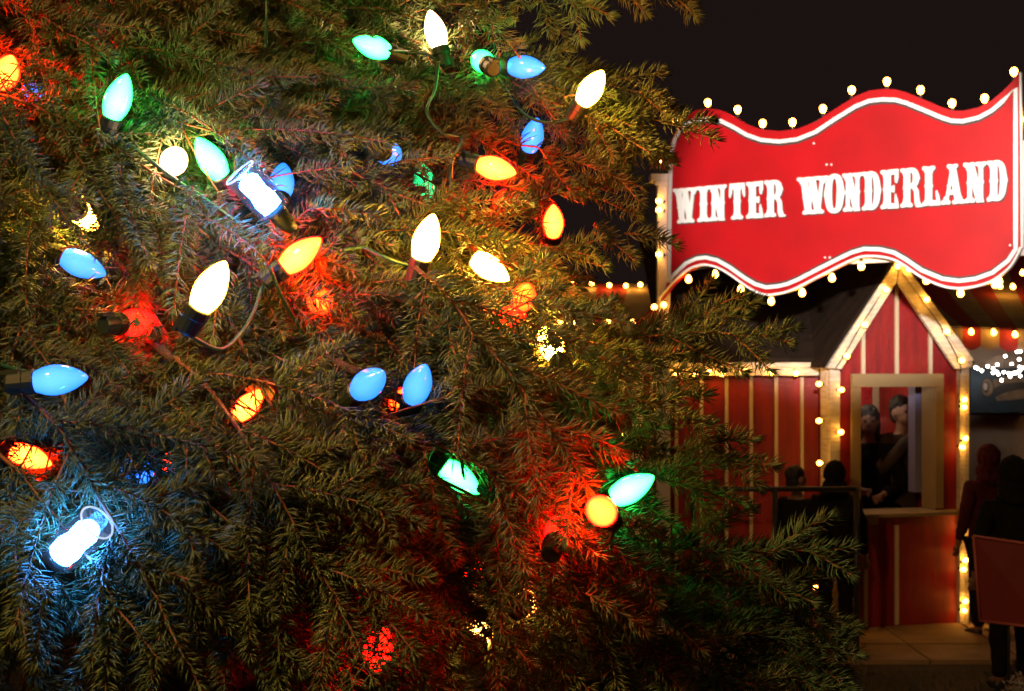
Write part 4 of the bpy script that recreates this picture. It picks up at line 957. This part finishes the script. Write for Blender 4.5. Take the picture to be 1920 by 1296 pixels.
tree = empty("spruce_tree", (-1.15, 2.9, 0)); tag(tree, "big spruce tree filling the left of the picture, hung with coloured bulbs", "tree")
tp = [Vector((-1.15, 2.9, 0)), Vector((-1.15, 2.9, 1.2)), Vector((-1.13, 2.9, 2.4)), Vector((-1.14, 2.9, 3.6)), Vector((-1.12, 2.9, 5.2))]
mb = MB(); mb.tube(catmull(tp, 5), [.11 * (1 - i / 21) + .012 for i in range(21)], 14)
roots = []
rg = random.Random(11)
# silhouette fronds, root px -> tip px
SIL = [((880, -90, 2.0), (935, 98, 2.0)), ((985, -95, 2.1), (1030, 55, 2.1)), ((1040, -80, 2.1), (1088, 66, 2.08)), ((1080, -70, 2.15), (1292, 6, 2.1)), ((760, 70, 2.1), (1120, 225, 2.0)), ((960, 185, 2.12), (1335, 258, 2.02)),
       ((980, 130, 2.14), (1250, 188, 2.06)), ((930, 240, 2.12), (1255, 302, 2.05)), ((900, 400, 2.1), (1262, 478, 2.0)), ((860, 110, 2.1), (1215, 285, 1.98)), ((900, 140, 2.12), (1180, 235, 2.02)), ((850, 250, 2.0), (1200, 350, 2.0)), ((880, 460, 2.0), (1130, 500, 1.98)), ((940, 395, 2.14), (1205, 402, 2.06)), ((880, 500, 2.1), (1085, 535, 2.05)), ((940, 610, 2.0), (1190, 655, 1.95)),
       ((1090, 660, 2.1), (1474, 640, 2.0)), ((1130, 690, 2.12), (1392, 556, 2.05)), ((960, 660, 2.0), (1310, 700, 1.95)), ((1000, 700, 1.95), (1340, 802, 1.9)), ((1060, 850, 1.95), (1446, 872, 1.9)), ((1040, 900, 1.8), (1390, 945, 1.8)),
       ((1150, 1050, 1.8), (1592, 1028, 1.8)), ((1180, 1060, 1.85), (1520, 1128, 1.8)), ((1220, 1085, 1.85), (1598, 1175, 1.82)), ((1150, 1130, 1.75), (1604, 1228, 1.8)), ((1080, 1200, 1.7), (1470, 1300, 1.7)), ((950, 940, 1.7), (1245, 1085, 1.62)), ((1150, 1210, 1.75), (1570, 1296, 1.75)), ((1050, 1280, 1.66), (1420, 1370, 1.66)), ((1230, 1150, 1.85), (1580, 1262, 1.85)), ((1000, 1060, 1.72), (1330, 1190, 1.66)),
       ((930, 820, 1.8), (1190, 960, 1.75))]
tot = 0; cnt = 0
EXTRA = []
def add_spray(a, b, nrm, **kw):
    global tot, cnt
    if cnt >= 99: EXTRA.append((a, b, nrm, kw)); cnt += 1; return
    f = Foliage(100 + cnt); f.spray(a, b, nrm, **kw); o, n = f.build("branch", tree); tot += n; cnt += 1
    roots.append(Vector(a))
for a, b in SIL:
    A, Bv = P3(*a), P3(*b); rr = Vector((rg.uniform(-.25, .25), -.75, .62))
    L = (Bv - A).length
    add_spray(A, Bv, rr, width=.42 if L > .2 else .5, droop=.08)
# surface fronds
rows = 9; cols = 9
cells = [(j, i) for j in range(rows) for i in range(cols)]; rg.shuffle(cells)
if True:
    for j, i in cells:
        px = -90 + i * 138 + (69 if j % 2 else 0) + rg.uniform(-35, 35); py = 20 + j * 165 + rg.uniform(-40, 40)
        edge = 925 + max(0, (py - 100)) * .27
        if px > edge: continue
        D = Dsurf(px + 60, py + 60) + rg.uniform(-.085, .11)
        tip = P3(px + 60, py + 60, D)
        k = px / 1100
        d = Vector((.55 + .45 * k + rg.uniform(-.35, .35), -.42 + rg.uniform(-.2, .2), -.55 - rg.uniform(-.15, .35) + (.30 if py < 250 else 0))).normalized()
        if py > 900 and px > 250: d = (d + Vector((0, 0, -.35))).normalized()
        L = rg.uniform(.34, .50); a = tip - d * L
        nrm = Vector((rg.uniform(-.35, .35), -.9, .35 + rg.uniform(-.2, .4)))
        add_spray(a, tip, nrm, width=rg.uniform(.45, .68), dens=rg.uniform(1300, 1650), droop=rg.uniform(.05, .22), ln=.032 * rg.uniform(.82, 1.06))
for px, py in ((1000, 900), (1080, 1000), (1000, 1080), (1150, 1130), (900, 1000), (850, 1100), (735, 1180), (780, 1250), (950, 1200), (1060, 1250), (600, 1150), (690, 1230), (880, 640), (1000, 780), (1080, 840), (1180, 1250), (930, 1130), (1090, 930), (150, 1180), (330, 1240)):
    tip = P3(px + 40, py + 40, Dsurf(px, py) - .03 + rg.uniform(-.03, .03)); d = Vector((.75 + rg.uniform(-.3, .3), -.35, -.6 + rg.uniform(-.25, .25))).normalized()
    add_spray(tip - d * rg.uniform(.32, .44), tip, Vector((rg.uniform(-.3, .3), -.9, .4)), width=.5, dens=1500, droop=.14)
# deeper mass
f = Foliage(7)
for a, b, nrm, kw in EXTRA: f.spray(a, b, nrm, **kw)
for k in range(150):
    px = rg.uniform(-250, 1180); py = rg.uniform(-150, 1500)
    if px > 880 + max(0, py - 100) * .25: continue
    D = Dsurf(px, py) + rg.uniform(.14, .50)
    tip = P3(px + 60, py + 60, D); d = Vector((.6 + rg.uniform(-.5, .4), -.45, -.5 + rg.uniform(-.3, .3))).normalized(); a = tip - d * rg.uniform(.34, .5)
    f.spray(a, tip, Vector((rg.uniform(-.4, .4), -.8, .5)), width=.46, dens=700, fine=False, spacing=.075, ln=.025)
o, n = f.build("inner_foliage", tree); o["kind"] = "stuff"; tot += n
for v in roots:
    st = Vector((-1.13, 2.88, v.z + .12 + (v - Vector((-1.13, 2.88, v.z))).length * .12)); mid = st.lerp(v, .55) + Vector((0, 0, .03)); pts = catmull([st, mid, v], 3); mb.tube(pts, [.016 - .011 * i / (len(pts) - 1) for i in range(len(pts))], 6)
o = mb.build("trunk", M_BARK, tree, True); o.matrix_parent_inverse = Matrix.Translation(-tree.location)
print("faces", tot, "branches", cnt)
